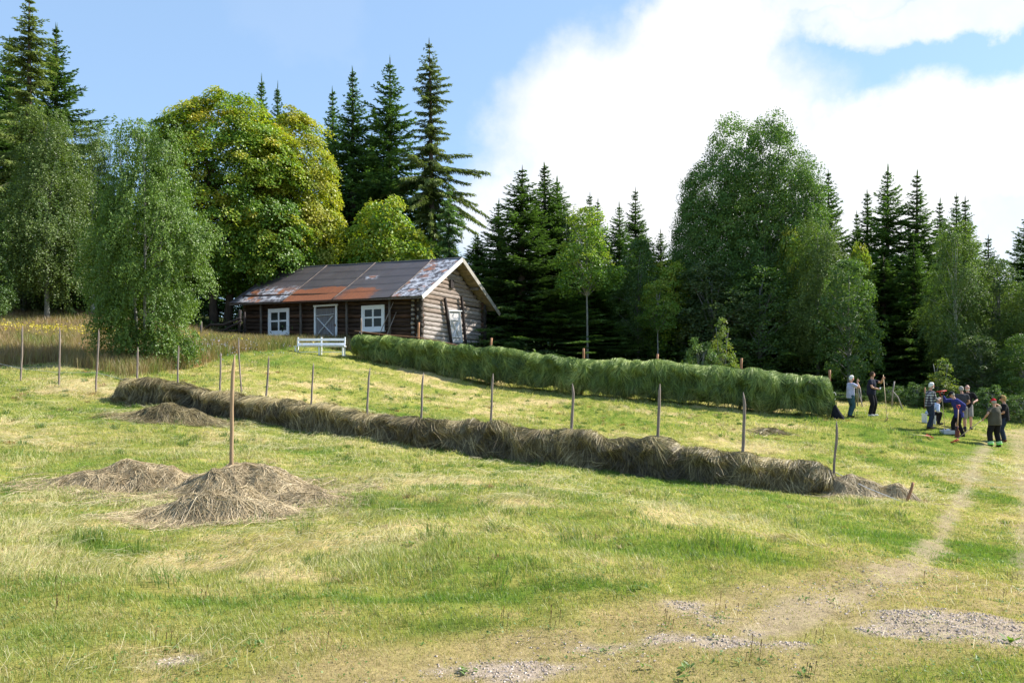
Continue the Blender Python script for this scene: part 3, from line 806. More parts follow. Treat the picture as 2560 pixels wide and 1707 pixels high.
def broadleaf(H, lobes, seed, nclump, nleaf, cr_, flat, ll, lw, cols, trunk_r, fork=.35, stems=1, limbs=26, up=.75, out_w=.5, rand=.55, hue=None, lo_branch=.12, mat_b=None, top=.8):
    g = np.random.default_rng(seed)
    tr = MB(); cr = MB()
    P, NN = lobe_points(lobes, nclump, g)
    stem_top = []
    for s in range(stems):
        p, rr = trunk_pts(H * top, trunk_r * (1 if stems == 1 else .72), .05, 9, seed + s)
        if stems > 1:
            a = s * 6.28 / stems + .4; k = np.linspace(0, 1, 9)[:, None]
            p = p + np.array([math.cos(a), math.sin(a), 0]) * (trunk_r * 1.1 + H * .10 * k ** 1.2)
        tr.tube(p, rr, 9); stem_top.append(p)
    idx = g.choice(len(P), min(limbs, len(P)), replace=False)
    for i in idx:
        p = stem_top[g.integers(len(stem_top))]
        zt = max(P[i, 2] * g.uniform(.45, .8), H * lo_branch); zt = min(zt, H * top * .95)
        s0 = np.array([np.interp(zt, p[:, 2], p[:, 0]), np.interp(zt, p[:, 2], p[:, 1]), zt])
        mid = (s0 + P[i]) / 2 + [0, 0, .08 * np.linalg.norm(P[i] - s0)]
        d = np.linalg.norm(P[i] - s0)
        tr.tube([s0, (s0 + mid) / 2 + g.normal(0, .04, 3) * d * .3, mid + g.normal(0, .04, 3) * d * .3, (mid + P[i]) / 2, P[i]], np.array([.024, .019, .014, .009, .005]) * (d ** .7) * .75 + .004, 5, cap=False)
    # leaves
    n = nclump * nleaf
    ci = np.repeat(np.arange(nclump), nleaf)
    sz = g.uniform(.65, 1.25, nclump)[ci]
    cn = nrm(NN[ci] * out_w + [0, 0, up])
    q = g.normal(0, 1, (n, 3)); q = nrm(q) * (g.random(n) ** .45)[:, None]
    e1 = nrm(np.cross(cn, [0.31, .95, .05])); e2 = np.cross(cn, e1)
    c = P[ci] + (e1 * q[:, :1] + e2 * q[:, 1:2]) * (cr_ * sz)[:, None] + cn * (q[:, 2] * cr_ * flat * sz)[:, None]
    # rims of a clump hang a little
    rimd = np.hypot(q[:, 0], q[:, 1]); c -= np.array([0, 0, 1.]) * (rimd ** 2 * cr_ * .35 * sz)[:, None]
    ln = nrm(cn + g.normal(0, rand, (n, 3)))
    ax = e1 * q[:, :1] + e2 * q[:, 1:2] + g.normal(0, .45, (n, 3)) - np.array([0, 0, .35])
    ax = nrm(ax - ln * (ax * ln).sum(1, keepdims=True))
    cols = np.asarray(cols, float)
    t = np.clip(g.normal(.5, .22, nclump), 0, 1)[ci] + g.normal(0, .14, n)
    if hue is not None: t = t + hue(P[ci], NN[ci], g)
    t = np.clip(t, 0, 1) * (len(cols) - 1); i0 = np.clip(t.astype(int), 0, len(cols) - 2)
    co = cols[i0] * (1 - (t - i0))[:, None] + cols[i0 + 1] * (t - i0)[:, None]
    co = co * g.uniform(.78, 1.22, (n, 1))
    cr.kites(c, ax, ln, ll * g.uniform(.7, 1.25, n), lw * g.uniform(.8, 1.2, n), co, .25)
    lb = np.asarray(lobes)
    return tr, cr, H, (lb[:, 0] + lb[:, 3]).max() - (lb[:, 0] - lb[:, 3]).min()


def birch(H, lobes, seed, nclump, ntwig, nl, ll, lw, cols, trunk_r, stems=1, drop=(.5, 1.2), limbs=30, top=.9, lo_branch=.1):
    g = np.random.default_rng(seed)
    tr = MB(); cr = MB()
    P, NN = lobe_points(lobes, nclump, g, .55)
    st = []
    for s in range(stems):
        p, rr = trunk_pts(H * top, trunk_r * (1 if stems == 1 else .75), .045, 10, seed + s)
        if stems > 1:
            a = s * 6.28 / stems + .4; k = np.linspace(0, 1, 10)[:, None]
            p = p + np.array([math.cos(a), math.sin(a), 0]) * (trunk_r * 1.3 + H * .10 * k ** 1.1)
        tr.tube(p, rr * (.6 if stems > 1 else .8), 9); st.append(p)
    for i in g.choice(len(P), min(limbs, len(P)), replace=False):
        p = st[g.integers(len(st))]
        zt = min(max(P[i, 2] * g.uniform(.55, .85), H * lo_branch), H * top * .96)
        s0 = np.array([np.interp(zt, p[:, 2], p[:, 0]), np.interp(zt, p[:, 2], p[:, 1]), zt]); d = np.linalg.norm(P[i] - s0)
        mid = (s0 + P[i]) / 2 + [0, 0, .12 * d]
        tr.tube([s0, (s0 + mid) / 2, mid, P[i]], np.array([.010, .008, .006, .003]) * d ** .6 + .002, 5, cap=False)
    nt_ = nclump * ntwig; ci = np.repeat(np.arange(nclump), ntwig)
    o = nrm(NN[ci] * [1, 1, .35] + g.normal(0, .45, (nt_, 3)) * [1, 1, .4])
    reach = g.uniform(.15, .75, nt_); dl = g.uniform(drop[0], drop[1], nt_)
    root = P[ci] + g.normal(0, .22, (nt_, 3))
    ti = np.repeat(np.arange(nt_), nl); s = np.tile(np.linspace(.05, 1, nl), nt_) + g.normal(0, .03, nt_ * nl)
    s = np.clip(s, 0, 1.05)
    c = root[ti] + o[ti] * (reach[ti] * (1 - (1 - s) ** 1.7))[:, None] - np.array([0, 0, 1.]) * (dl[ti] * s ** 1.6)[:, None] + np.array([0, 0, 1.]) * (.25 * reach[ti] * s * (1 - s) * 4)[:, None]
    c = c + g.normal(0, .045, c.shape)
    n = len(c)
    ax = o[ti] * .5 + g.normal(0, .55, (n, 3)) - np.array([0, 0, .8])
    ln = nrm(o[ti] * .9 + g.normal(0, .45, (n, 3)) + [0, 0, .4])
    cols = np.asarray(cols, float)
    t = np.clip(np.clip(g.normal(.5, .25, nclump), 0, 1)[ci][ti] + g.normal(0, .15, n), 0, 1)
    co = mixc(cols[0], cols[1], t) * g.uniform(.75, 1.25, (n, 1))
    cr.kites(c, ax, ln, ll * g.uniform(.7, 1.25, n), lw * g.uniform(.8, 1.2, n), co, .2)
    lb = np.asarray(lobes)
    return tr, cr, H, (lb[:, 0] + lb[:, 3]).max() - (lb[:, 0] - lb[:, 3]).min()


PROTO = {}


def proto(name, res, bark, leaf):
    tr, cr, H, W = res
    PROTO[name] = (tr.mesh('trunk', bark, True), cr.mesh('crown', leaf, False), H, W)


for i in range(6): proto('spruce%d' % i, conifer(20, (3.3, 3.0, 3.7, 2.7, 3.5, 3.0)[i], 100 + i), BARK, NEEDLE)
proto('larch0', conifer(24, 5.2, 131, 'larch', zb=.12, lean=.3), BARK, NEEDLE)
proto('larch1', conifer(22, 3.6, 132, 'larch', zb=.1), BARK, NEEDLE)
proto('young_larch', conifer(10, 2.4, 133, 'young_larch', zb=.05), BARK, NEEDLE)

GB = ((.090, .165, .028), (.185, .275, .055))
proto('front_birch', birch(9.35, [(-.55, 0, 8.0, .62, .62, 1.35), (.75, .2, 7.5, .7, .8, 1.4), (-.1, 0, 6.4, 1.45, 1.3, 1.5), (1.1, 0, 5.6, 1.3, 1.3, 1.5), (.1, -.2, 4.6, 2.1, 1.8, 1.9), (1.35, -.2, 3.6, 1.6, 1.6, 1.7), (-1.0, 0, 3.2, 1.5, 1.6, 1.8), (.4, -.5, 2.2, 1.9, 1.7, 1.4), (2.1, .1, 4.4, .7, .9, 1.2), (1.2, -.4, 1.1, 1.0, 1.0, .8), (-.8, -.3, 1.2, .9, 1.0, .8), (-1.5, 0, 4.8, .8, 1.0, 1.1)], 201,
      360, 13, 22, .076, .033, GB, .15, stems=4, drop=(.18, .55), limbs=40, lo_branch=.06), BARK_GREY, LEAF_SHINY)
proto('birch0', birch(15, [(0, 0, 12.5, 1.2, 1.2, 2.6), (.3, 0, 9.5, 2.0, 2.0, 3.0), (-.4, 0, 6.3, 2.6, 2.4, 2.8), (.6, 0, 4, 2.2, 2.2, 1.8)], 202, 620, 8, 15, .10, .042, ((.072, .125, .028), (.155, .210, .050)), .16, limbs=40), BARK_GREY, LEAF_SHINY)
proto('birch1', birch(15, [(0, 0, 13, .9, .9, 2.2), (.2, 0, 10, 1.6, 1.6, 3.0), (-.3, 0, 7.0, 2.0, 1.9, 2.6), (.3, 0, 5, 1.7, 1.7, 1.8)], 203, 330, 9, 15, .10, .04, ((.080, .135, .034), (.17, .235, .06)), .15, limbs=34, lo_branch=.3), BARK_BIRCH, LEAF_SHINY)
MAP = ((.095, .185, .022), (.175, .275, .028), (.29, .345, .038), (.40, .38, .046), (.46, .35, .055))


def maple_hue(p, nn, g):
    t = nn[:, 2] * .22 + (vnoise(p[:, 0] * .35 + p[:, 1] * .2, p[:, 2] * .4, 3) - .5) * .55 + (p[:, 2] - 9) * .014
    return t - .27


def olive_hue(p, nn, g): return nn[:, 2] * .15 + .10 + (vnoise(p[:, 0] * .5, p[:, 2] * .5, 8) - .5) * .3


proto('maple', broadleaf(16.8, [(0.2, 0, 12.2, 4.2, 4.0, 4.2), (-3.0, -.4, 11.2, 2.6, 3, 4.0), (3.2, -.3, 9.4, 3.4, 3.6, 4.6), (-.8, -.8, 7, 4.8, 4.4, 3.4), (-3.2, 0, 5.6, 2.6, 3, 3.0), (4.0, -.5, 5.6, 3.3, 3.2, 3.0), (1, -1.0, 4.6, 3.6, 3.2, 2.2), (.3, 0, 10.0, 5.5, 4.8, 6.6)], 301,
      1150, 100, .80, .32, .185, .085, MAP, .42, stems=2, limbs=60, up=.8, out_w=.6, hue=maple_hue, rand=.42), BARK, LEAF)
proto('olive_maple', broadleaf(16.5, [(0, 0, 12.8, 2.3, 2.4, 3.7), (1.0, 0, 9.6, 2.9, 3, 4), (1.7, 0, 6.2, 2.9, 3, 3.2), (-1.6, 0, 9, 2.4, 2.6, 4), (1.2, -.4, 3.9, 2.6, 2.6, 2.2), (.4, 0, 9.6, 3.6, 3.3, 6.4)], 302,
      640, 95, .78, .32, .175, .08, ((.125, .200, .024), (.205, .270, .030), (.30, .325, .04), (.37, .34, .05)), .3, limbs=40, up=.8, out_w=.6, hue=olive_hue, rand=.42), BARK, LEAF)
proto('lime_maple', broadleaf(8, [(0, 0, 6.4, 1.6, 1.6, 1.6), (-.6, 0, 4.7, 2.0, 2, 1.8), (1.0, 0, 4.3, 2.2, 2, 1.9), (.2, -.3, 2.7, 3.0, 2.4, 1.7)], 303,
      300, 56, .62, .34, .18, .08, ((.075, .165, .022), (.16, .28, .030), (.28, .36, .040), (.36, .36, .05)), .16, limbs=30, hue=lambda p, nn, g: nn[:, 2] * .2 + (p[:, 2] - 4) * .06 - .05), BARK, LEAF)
ASP = ((.066, .138, .030), (.112, .205, .042), (.18, .275, .06))
proto('aspen0', broadleaf(18, [(0, 0, 14.6, 1.9, 1.9, 3.3), (-1.1, 0, 11.5, 2.8, 2.8, 3.6), (1.2, .2, 11.3, 2.6, 2.6, 3.6), (-.4, 0, 8, 3.6, 3.4, 3.4), (1.8, 0, 6.4, 2.6, 2.6, 3.0), (-2, 0, 5.6, 2.6, 2.6, 2.8), (.2, 0, 3.5, 3, 3, 2)], 401,
      1150, 76, .56, .66, .115, .055, ASP, .22, limbs=50, up=.45, out_w=.7, rand=.7), BARK_GREY, LEAF_SHINY)
proto('aspen1', broadleaf(18, [(.2, 0, 15, 1.7, 1.9, 3.0), (1.4, 0, 12, 2.6, 2.8, 3.6), (-1.2, .2, 11.8, 2.4, 2.6, 3.6), (.6, 0, 8.2, 3.5, 3.4, 3.4), (-1.6, 0, 6.4, 2.6, 2.6, 3.0), (2.4, 0, 6.2, 2.2, 2.6, 2.8)], 402,
      1050, 76, .56, .66, .115, .055, ASP, .22, limbs=50, up=.45, out_w=.7, rand=.7), BARK_GREY, LEAF_SHINY)
proto('broad0', broadleaf(11, [(0, 0, 8.4, 1.9, 1.9, 2.4), (-.9, 0, 6, 2.1, 2.1, 2.4), (1.1, 0, 5.2, 2.2, 2.1, 2.3), (.1, 0, 3.2, 2.6, 2.4, 2.0)], 403, 420, 46, .50, .6, .14, .065, ((.044, .092, .024), (.085, .155, .036), (.14, .22, .05)), .14, limbs=34, up=.5, rand=.8), BARK_GREY, LEAF)
proto('broad1', broadleaf(11, [(.2, 0, 8.8, 1.4, 1.5, 2.0), (1.0, 0, 6.6, 1.7, 1.8, 2.2), (-1.0, 0, 5.8, 1.8, 1.8, 2.2), (.3, 0, 4.0, 2.2, 2.0, 2.0), (-.4, 0, 2.4, 2.0, 2, 1.6)], 404, 360, 44, .52, .6, .14, .065, ((.052, .09, .03), (.09, .135, .046), (.14, .185, .066)), .13, limbs=34, up=.5, rand=.8), BARK_GREY, LEAF_SHINY)
proto('young_aspen', broadleaf(12, [(0, 0, 10.3, 1.15, 1.2, 1.9), (-.3, 0, 8.3, 1.6, 1.6, 1.6), (.8, 0, 7.2, 1.5, 1.4, 1.2), (-.9, 0, 6.6, 1.0, 1.0, 1.0)], 405, 170, 44, .48, .6, .15, .07, ((.080, .170, .026), (.15, .25, .038), (.25, .31, .05)), .07, limbs=28, up=.6, rand=.8, lo_branch=.45, hue=lambda p, nn, g: (p[:, 2] - 8.5) * .12), BARK_GREY, LEAF)
proto('bush', broadleaf(3, [(0, 0, 1.7, 1.1, 1.1, 1.2), (.7, 0, 1.1, .9, .9, 1.0), (-.7, 0, 1.0, .9, .9, .9)], 406, 150, 40, .27, .6, .10, .042, ((.060, .115, .032), (.105, .175, .05), (.16, .22, .07)), .03, stems=4, limbs=20, up=.6, rand=.8, top=.7), BARK_GREY, LEAF_SHINY)
proto('sapling', broadleaf(3.4, [(0, 0, 2.7, .35, .35, .75), (0, 0, 1.8, .62, .62, .9), (.1, 0, 1.0, .85, .85, .8)], 407, 90, 36, .20, .6, .085, .034, ((.085, .15, .03), (.16, .225, .045), (.24, .27, .06)), .03, stems=2, limbs=20, up=.6, rand=.8, top=.9), BARK_GREY, LEAF)

_nsp = [0]


def tree(pr, px, top, w, Y, label, name, cat, rot=None, group=None, dz=0.):
    if pr.startswith('spruce'):
        _nsp[0] += 1; pr = 'spruce%d' % ((int(pr[-1]) + 2 * _nsp[0]) % 6)
    tm, cmh, H, W = PROTO[pr]
    x = (px - 1280) / F * Y; z = tz(x, Y) - .05 + dz
    if pr.startswith('spruce'): w = w * 1.55
    if pr == 'larch1': w = w * 1.65
    if pr == 'larch0': w = w * 1.34
    h = EYE + (HY - top) / F * Y - z; sx = (w / F * Y) / W; sz = h / H
    r = thing(name, label, cat, (x, Y, z), group)
    r.scale = (sx, sx, sz)
    r.rotation_euler.z = rng.uniform(0, 6.28) if rot is None else rot
    for nm, me in (('trunk', tm), ('crown', cmh)):
        o = bpy.data.objects.new(nm, me); COL.objects.link(o); o.parent = r
    return r


SP = 'spruces of the forest edge'; DC = 'broad-leaved trees of the forest edge'; BK = 'bushes at the forest edge'
S = 'spruce_tree'; B_ = 'broadleaf_tree'
for a in [
    ('larch1', 72, -22, 250, 50, 'very tall feathery light green conifer rising to the top edge of the picture', 'larch_tree', 'tree', None, None),
    ('spruce2', 140, 66, 250, 53, 'tall dark spruce just behind the feathery conifer at the far left', S, 'tree', None, SP),
    ('spruce1', -50, 150, 260, 55, 'dark spruce cut off by the left edge of the picture', S, 'tree', None, SP),
    ('birch0', 118, 262, 250, 46, 'grey-green birch with a pale trunk in front of the tall spruces at far left', 'birch_tree', 'tree', None, None),
    ('birch1', 232, 312, 150, 50, 'slim grey-green birch showing between the two larger birches on the left', 'birch_tree', 'tree', None, None),
    ('broad0', -25, 540, 150, 43, 'small bright green tree cut off by the left edge below the spruces', B_, 'tree', None, DC),
    ('spruce3', 40, 520, 200, 56, 'low shaded spruce behind the pale birch trunk at far left', S, 'tree', None, SP),
    ('spruce1', 225, 420, 220, 58, 'shaded spruce behind the slim birch on the left', S, 'tree', None, SP),
    ('broad1', 60, 640, 210, 49, 'shaded bushy tree under the grey-green birch at far left', B_, 'tree', None, DC),
    ('spruce0', 380, 430, 210, 68, 'dark spruce hidden behind the front birch and the big maple', S, 'tree', None, SP),
    ('front_birch', 362, 300, 296, 31, 'bushy silver-green birch with several stems standing alone in the uncut grass', 'birch_tree', 'tree', 0., None),
    ('maple', 553, 219, 430, 54, 'huge rounded green and golden maple behind the left end of the barn', 'maple_tree', 'tree', 0., None),
    ('olive_maple', 728, 258, 262, 56, 'olive-gold maple joined to the huge maple on its right side', 'maple_tree', 'tree', 0., None),
    ('spruce3', 653, 190, 130, 76, 'spruce tip, the taller of two peeping over the maple crown', S, 'tree', None, SP),
    ('spruce1', 694, 208, 110, 78, 'spruce tip, the shorter of two peeping over the maple crown', S, 'tree', None, SP),
    ('spruce3', 832, 222, 160, 74, 'thin spruce right beside the olive maple', S, 'tree', None, SP),
    ('spruce1', 882, 172, 190, 72, 'tall narrow spruce, second from the olive maple', S, 'tree', None, SP),
    ('spruce0', 974, 144, 250, 71, 'tallest dark spruce above the barn ridge, left of the shaggy larch', S, 'tree', None, SP),
    ('larch0', 1080, 98, 318, 69, 'shaggy olive larch with drooping boughs towering over the barn gable', 'larch_tree', 'tree', 2.2, None),
    ('spruce2', 930, 330, 260, 77, 'shaded spruce filling in behind the tall spruces over the barn', S, 'tree', None, SP),
    ('lime_maple', 958, 474, 240, 56, 'small lime green maple just behind the barn roof', 'maple_tree', 'tree', 0., None),
    ('young_larch', 1122, 446, 190, 56, 'soft green young larch behind the roof peak', 'larch_tree', 'tree', None, None),
    ('spruce0', 1195, 590, 190, 56, 'low dark spruce beside the right eave of the barn', S, 'tree', None, SP),
    ('spruce3', 1248, 500, 150, 57, 'blue-green spruce, lower one left of the rugged spruce', S, 'tree', None, SP),
    ('spruce2', 1304, 418, 250, 52, 'rugged spruce with layered boughs right of the barn', S, 'tree', None, SP),
    ('spruce1', 1362, 410, 210, 55, 'tall spruce close behind the rugged layered spruce', S, 'tree', None, SP),
    ('spruce3', 1396, 444, 190, 57, 'third spruce of the cluster right of the barn', S, 'tree', None, SP),
    ('broad1', 1424, 520, 130, 55, 'airy green tree between the spruce cluster and the lime aspen', B_, 'tree', None, DC),
    ('spruce3', 1474, 484, 120, 60, 'spruce tip straight above the lime young aspen', S, 'tree', None, SP),
    ('spruce1', 1494, 500, 120, 62, 'shorter spruce tip just right of the one above the lime aspen', S, 'tree', None, SP),
    ('young_aspen', 1468, 520, 172, 48.5, 'young aspen with a bare grey stem and a lime crown', 'aspen_tree', 'tree', .4, None),
    ('spruce0', 1548, 508, 150, 56, 'green spruce right of the lime young aspen', S, 'tree', None, SP),
    ('spruce3', 1588, 472, 130, 60, 'slender spruce standing out against the pale gap of sky', S, 'tree', None, SP),
    ('broad0', 1596, 590, 150, 52, 'olive green tree below the slender spruce', B_, 'tree', None, DC),
    ('spruce2', 1652, 575, 150, 60, 'low spruce in the dip left of the great aspens', S, 'tree', None, SP),
    ('lime_maple', 1668, 632, 170, 52, 'yellow-green maple low in front of the dip in the trees', 'maple_tree', 'tree', 1., None),
    ('young_aspen', 1645, 700, 120, 49, 'thin-stemmed young aspen under the yellow-green maple', 'aspen_tree', 'tree', 2., None),
    ('aspen0', 1838, 284, 330, 54, 'great aspen with twin tops, the left of the pair above the forest', 'aspen_tree', 'tree', 0., None),
    ('aspen1', 1915, 281, 320, 52.5, 'great aspen, the right one of the pair above the forest', 'aspen_tree', 'tree', 0., None),
    ('aspen0', 1742, 420, 200, 54, 'smaller aspen leaning out left of the great pair', 'aspen_tree', 'tree', 1.2, None),
    ('aspen1', 2012, 400, 170, 53, 'narrow aspen forming the right shoulder of the great pair', 'aspen_tree', 'tree', 2., None),
    ('broad1', 1780, 640, 260, 50, 'deeply shaded tree under the left great aspen', B_, 'tree', None, DC),
    ('broad0', 1900, 660, 260, 49, 'shaded tree under the right great aspen', B_, 'tree', None, DC),
    ('spruce2', 2072, 428, 180, 58, 'spruce spire beside the right shoulder of the great aspens', S, 'tree', None, SP),
    ('lime_maple', 1978, 545, 110, 50, 'small yellow-green maple caught in sun before the great aspens', 'maple_tree', 'tree', 2., None),
    ('birch0', 2045, 540, 200, 48, 'drooping olive birch below the spruce spire', 'birch_tree', 'tree', 1., None),
    ('broad0', 2122, 640, 200, 45, 'sunlit green tree jutting out above the two people with rakes', B_, 'tree', .7, DC),
    ('lime_maple', 2152, 588, 90, 51, 'yellow-green treetop between the olive birch and the dark spruces', 'maple_tree', 'tree', 3., None),
    ('spruce3', 2142, 530, 120, 58, 'lowest spruce at the left of the dark group on the right', S, 'tree', None, SP),
    ('spruce1', 2168, 478, 160, 56, 'spruce left of the tallest one in the dark group on the right', S, 'tree', None, SP),
    ('spruce0', 2220, 416, 210, 54, 'tallest broad spruce of the dark group on the right', S, 'tree', None, SP),
    ('spruce3', 2292, 430, 180, 53, 'second tallest spruce of the dark group on the right', S, 'tree', None, SP),
    ('spruce1', 2350, 500, 140, 57, 'spruce above and left of the white birch stem', S, 'tree', None, SP),
    ('spruce2', 2392, 486, 140, 60, 'left one of the twin spruces over the white-stemmed birch', S, 'tree', None, SP),
    ('spruce3', 2414, 494, 150, 58, 'right one of the twin spruces over the white-stemmed birch', S, 'tree', None, SP),
    ('birch1', 2388, 556, 160, 45.5, 'slender birch with a straight white stem behind the raker in blue', 'birch_tree', 'tree', 0., None),
    ('broad1', 2500, 628, 190, 46, 'grey-green airy tree near the right edge', B_, 'tree', None, DC),
    ('birch0', 2575, 690, 190, 44, 'green birch cut off by the right edge', 'birch_tree', 'tree', None, None),
    ('spruce0', 2578, 520, 210, 56, 'dark spruce cut off by the right edge', S, 'tree', None, SP),
    ('spruce4', 2285, 600, 170, 49.5, 'shaded spruce behind the person in the plaid shirt', S, 'tree', None, SP),
    ('spruce2', 22, 95, 230, 58, 'broad dark spruce behind the feathery conifer, next to the left edge', S, 'tree', None, SP),
    ('spruce1', 1950, 600, 150, 56, 'shaded spruce filling the gap right of the great aspens', S, 'tree', None, SP),
    ('spruce5', 2470, 590, 140, 55, 'spruce between the white-stemmed birch and the spruce at the right edge', S, 'tree', None, SP),
    ('broad1', 2455, 830, 170, 42.5, 'silvery grey-green willow-like bush behind the two bareheaded people', B_, 'tree', None, DC),
    ('broad0', 2560, 830, 170, 40.5, 'leafy green tree behind the person in the black cap', B_, 'tree', None, DC),
    ('spruce0', 1480, 700, 230, 54, 'low shaded spruce behind the grey stem of the lime aspen', S, 'tree', None, SP),
    ('spruce2', 1380, 690, 260, 51, 'low shaded spruce below the spruce cluster right of the barn', S, 'tree', None, SP),
    ('spruce3', 1240, 690, 190, 53, 'low shaded spruce by the rear corner of the barn', S, 'tree', None, SP),
    ('spruce1', 1700, 680, 230, 53, 'low shaded spruce left of the great aspens', S, 'tree', None, SP),
    ('spruce2', 2000, 690, 260, 50.5, 'low shaded spruce below the olive birch', S, 'tree', None, SP),
    ('spruce0', 2210, 640, 240, 50.5, 'low shaded spruce in front of the dark group on the right', S, 'tree', None, SP),
    ('spruce1', 2440, 640, 220, 52, 'low shaded spruce between the white-stemmed birch and the grey-green tree', S, 'tree', None, SP),
    ('bush', 1752, 832, 115, 38.6, 'silvery green bush showing above the green hay row', 'bush', 'bush', 0., BK),
    ('sapling', 1806, 798, 84, 39, 'pointed yellow-green sapling beside the silvery bush', 'sapling', 'tree', 0., None),
    ('bush', 2290, 950, 90, 40.5, 'sunlit green bush left of the person in the plaid shirt', 'bush', 'bush', None, BK),
    ('sapling', 2352, 898, 100, 41, 'tall yellow-green leafy sapling between the plaid shirt and the raised rake', 'sapling', 'tree', None, None),
    ('bush', 2345, 945, 120, 41.5, 'green bush between the plaid shirt and the blue jacket', 'bush', 'bush', None, BK),
    ('bush', 2230, 960, 90, 41.5, 'low bush behind the leaning grey post', 'bush', 'bush', None, BK),
    ('bush', 2475, 955, 110, 38.5, 'grey-green bush left of the red cap', 'bush', 'bush', None, BK),
    ('bush', 2550, 975, 110, 38, 'green bush at the right edge behind the black cap', 'bush', 'bush', None, BK),
    ('bush', 2250, 985, 120, 43, 'shaded bush deepest behind the leaning grey post', 'bush', 'bush', None, BK),
    ('bush', 2110, 975, 110, 42, 'low leafy bush behind the white-haired person', 'bush', 'bush', None, BK),
    ('bush', 2170, 965, 100, 43, 'low leafy bush behind the person in navy', 'bush', 'bush', None, BK),
    ('bush', 2420, 960, 120, 42, 'dark bush behind the bald person', 'bush', 'bush', None, BK),
    ('bush', 1240, 838, 60, 50.5, 'small light green bush at the rear corner of the barn', 'bush', 'bush', None, BK),
    ('bush', 470, 805, 90, 52, 'bush in the shade between the front birch and the maple trunk', 'bush', 'bush', None, BK),
]:
    tree(a[0], *a[1:5], a[5], a[6], a[7], a[8], a[9])

# the wood behind: one mass of conifers and bushes whose trunks cannot be told apart
mb = MB()
PC = [conifer(16, 3.0, 900 + i) for i in range(2)]
arr = [(q[1].arrays()[0], q[1].arrays()[1], q[1].arrays()[2]) for q in PC]
k_ = 0
for Y, px0, px1, step, top in ((72, 1130, 2720, 74, 640), (82, 1100, 2750, 80, 600), (70, -220, 560, 86, 560), (82, -260, 900, 90, 470), (62, 1160, 1760, 70, 740), (58, 1960, 2700, 84, 730), (90, 560, 1130, 90, 420)):
    px = px0
    while px < px1:
        v, f, c = arr[k_ % 2]; k_ += 1
        x = (px - 1280) / F * Y + rng.normal(0, .5); y = Y + rng.normal(0, 1.5); z = tz(x, y)
        h = (EYE + (HY - top - rng.normal(0, 25)) / F * Y - z) / 16; a = rng.random() * 6.28
        R_ = np.array([[math.cos(a), -math.sin(a), 0], [math.sin(a), math.cos(a), 0], [0, 0, 1]])
        sel = rng.permutation(len(v) // 4)[:int(len(v) // 4 * .55)]
        vv = v.reshape(-1, 4, 3)[sel].reshape(-1, 3) * [1.15, 1.15, h]
        mb.add(vv @ R_.T + [x, y, z], np.arange(len(sel) * 4).reshape(-1, 4), c.reshape(-1, 4, 3)[sel].reshape(-1, 3) * .85)
        px += step * rng.uniform(.75, 1.25)
tag(mb.build('woods', NEEDLE, smooth=False), 'dark mass of woodland behind the forest edge', 'woods', kind='stuff')

# undergrowth along the edge of the wood
mb = MB()
n = 26000
x = rng.uniform(-36, 36, n); y = rng.uniform(40.5, 56, n)
f = fields(x, y); nz = fbm(x * .5, y * .5, 3, 91)
k = (f['forest'] + (nz - .5) * .8 > .45) & (nz > .42); x, y, nz = x[k], y[k], nz[k]; n = len(x)
hh = (nz - .40) * 4.2 * rng.random(n)
c = np.stack([x, y, terrain(x, y) + hh], -1)
mb.kites(c, rng.normal(0, .6, (n, 3)) + [0, 0, .5], rng.normal(0, .7, (n, 3)) + [.1, -.4, .8], rng.uniform(.10, .24, n), rng.uniform(.03, .07, n), mixc(np.array((.045, .085, .022)), np.array((.11, .17, .045)), rng.random(n)))
tag(mb.build('undergrowth', LEAF, smooth=False), 'low leafy undergrowth along the forest edge', 'undergrowth', kind='stuff')
# ================================================================== barn
U = np.array([-math.cos(math.radians(30)), .5, 0]); V = np.array([.5, math.cos(math.radians(30)), 0]); ZU = np.array([0, 0, 1.])
C1 = np.array([-5.09, 44.04, 0]); LEN, WID = 13.76, 6.3
ZB = lambda u, v=0: 3.32 + .036 * u - .02 * v


def W(u, v, z): return C1 + U * u + V * v + ZU * z


def front(px, py):
    k = (px - 1280) / F; u = (-5.09 - 44.04 * k) / (.866 + .5 * k); Y = 44.04 + .5 * u
    return u, EYE + (HY - py) / F * Y


def gable(px, py):
    k = (px - 1280) / F; v = (44.04 * k + 5.09) / (.5 - .866 * k); Y = 44.04 + .866 * v
    return v, EYE + (HY - py) / F * Y


def zf(x, y): return front(560 + x / 3.36, 620 + y / 3.36)      # from the enlarged view of the front
def zg(x, y): return gable(900 + x / 5.6, 680 + y / 5.6)        # from the enlarged view of the gable


LOG_DARK = std_mat('dark_log', (.085, .050, .032), rough=.85, var=.55, scale=1.6, bump=.5, bscale=30, stretch=(1.2, 1.2, 7), use_attr=True, spec=.15)
LOG_GREY = std_mat('grey_log', (.40, .33, .28), rough=.85, var=.4, scale=2.2, bump=.6, bscale=30, stretch=(1.4, 1.4, 8), use_attr=True, spec=.15)
POST_M = std_mat('grey_timber', (.135, .115, .10), rough=.9, var=.4, scale=3, bump=.4, stretch=(6, 6, 1), spec=.15)
BLACK_M = std_mat('tarred_timber_and_openings', (.035, .028, .026), rough=.85, var=.5, scale=4, bump=.4, stretch=(5, 5, 1.2), spec=.2)  # dark timber, also the black panels in gaps and openings
WHITE_M = std_mat('white_paint', (.78, .79, .80), rough=.6, var=.06, scale=5, dirt=((.42, .40, .37), .64))
DOOR_M = std_mat('grey_boards', (.19, .18, .185), rough=.85, var=.35, scale=3, bump=.3, stretch=(9, 9, .7))
DOOR2_M = std_mat('pale_boards', (.52, .50, .49), rough=.85, var=.25, scale=3, bump=.3, stretch=(9, 9, .7))
BARGE_M = std_mat('worn_white_boards', (.66, .64, .60), rough=.75, var=.15, scale=3, dirt=((.34, .32, .28), .58))
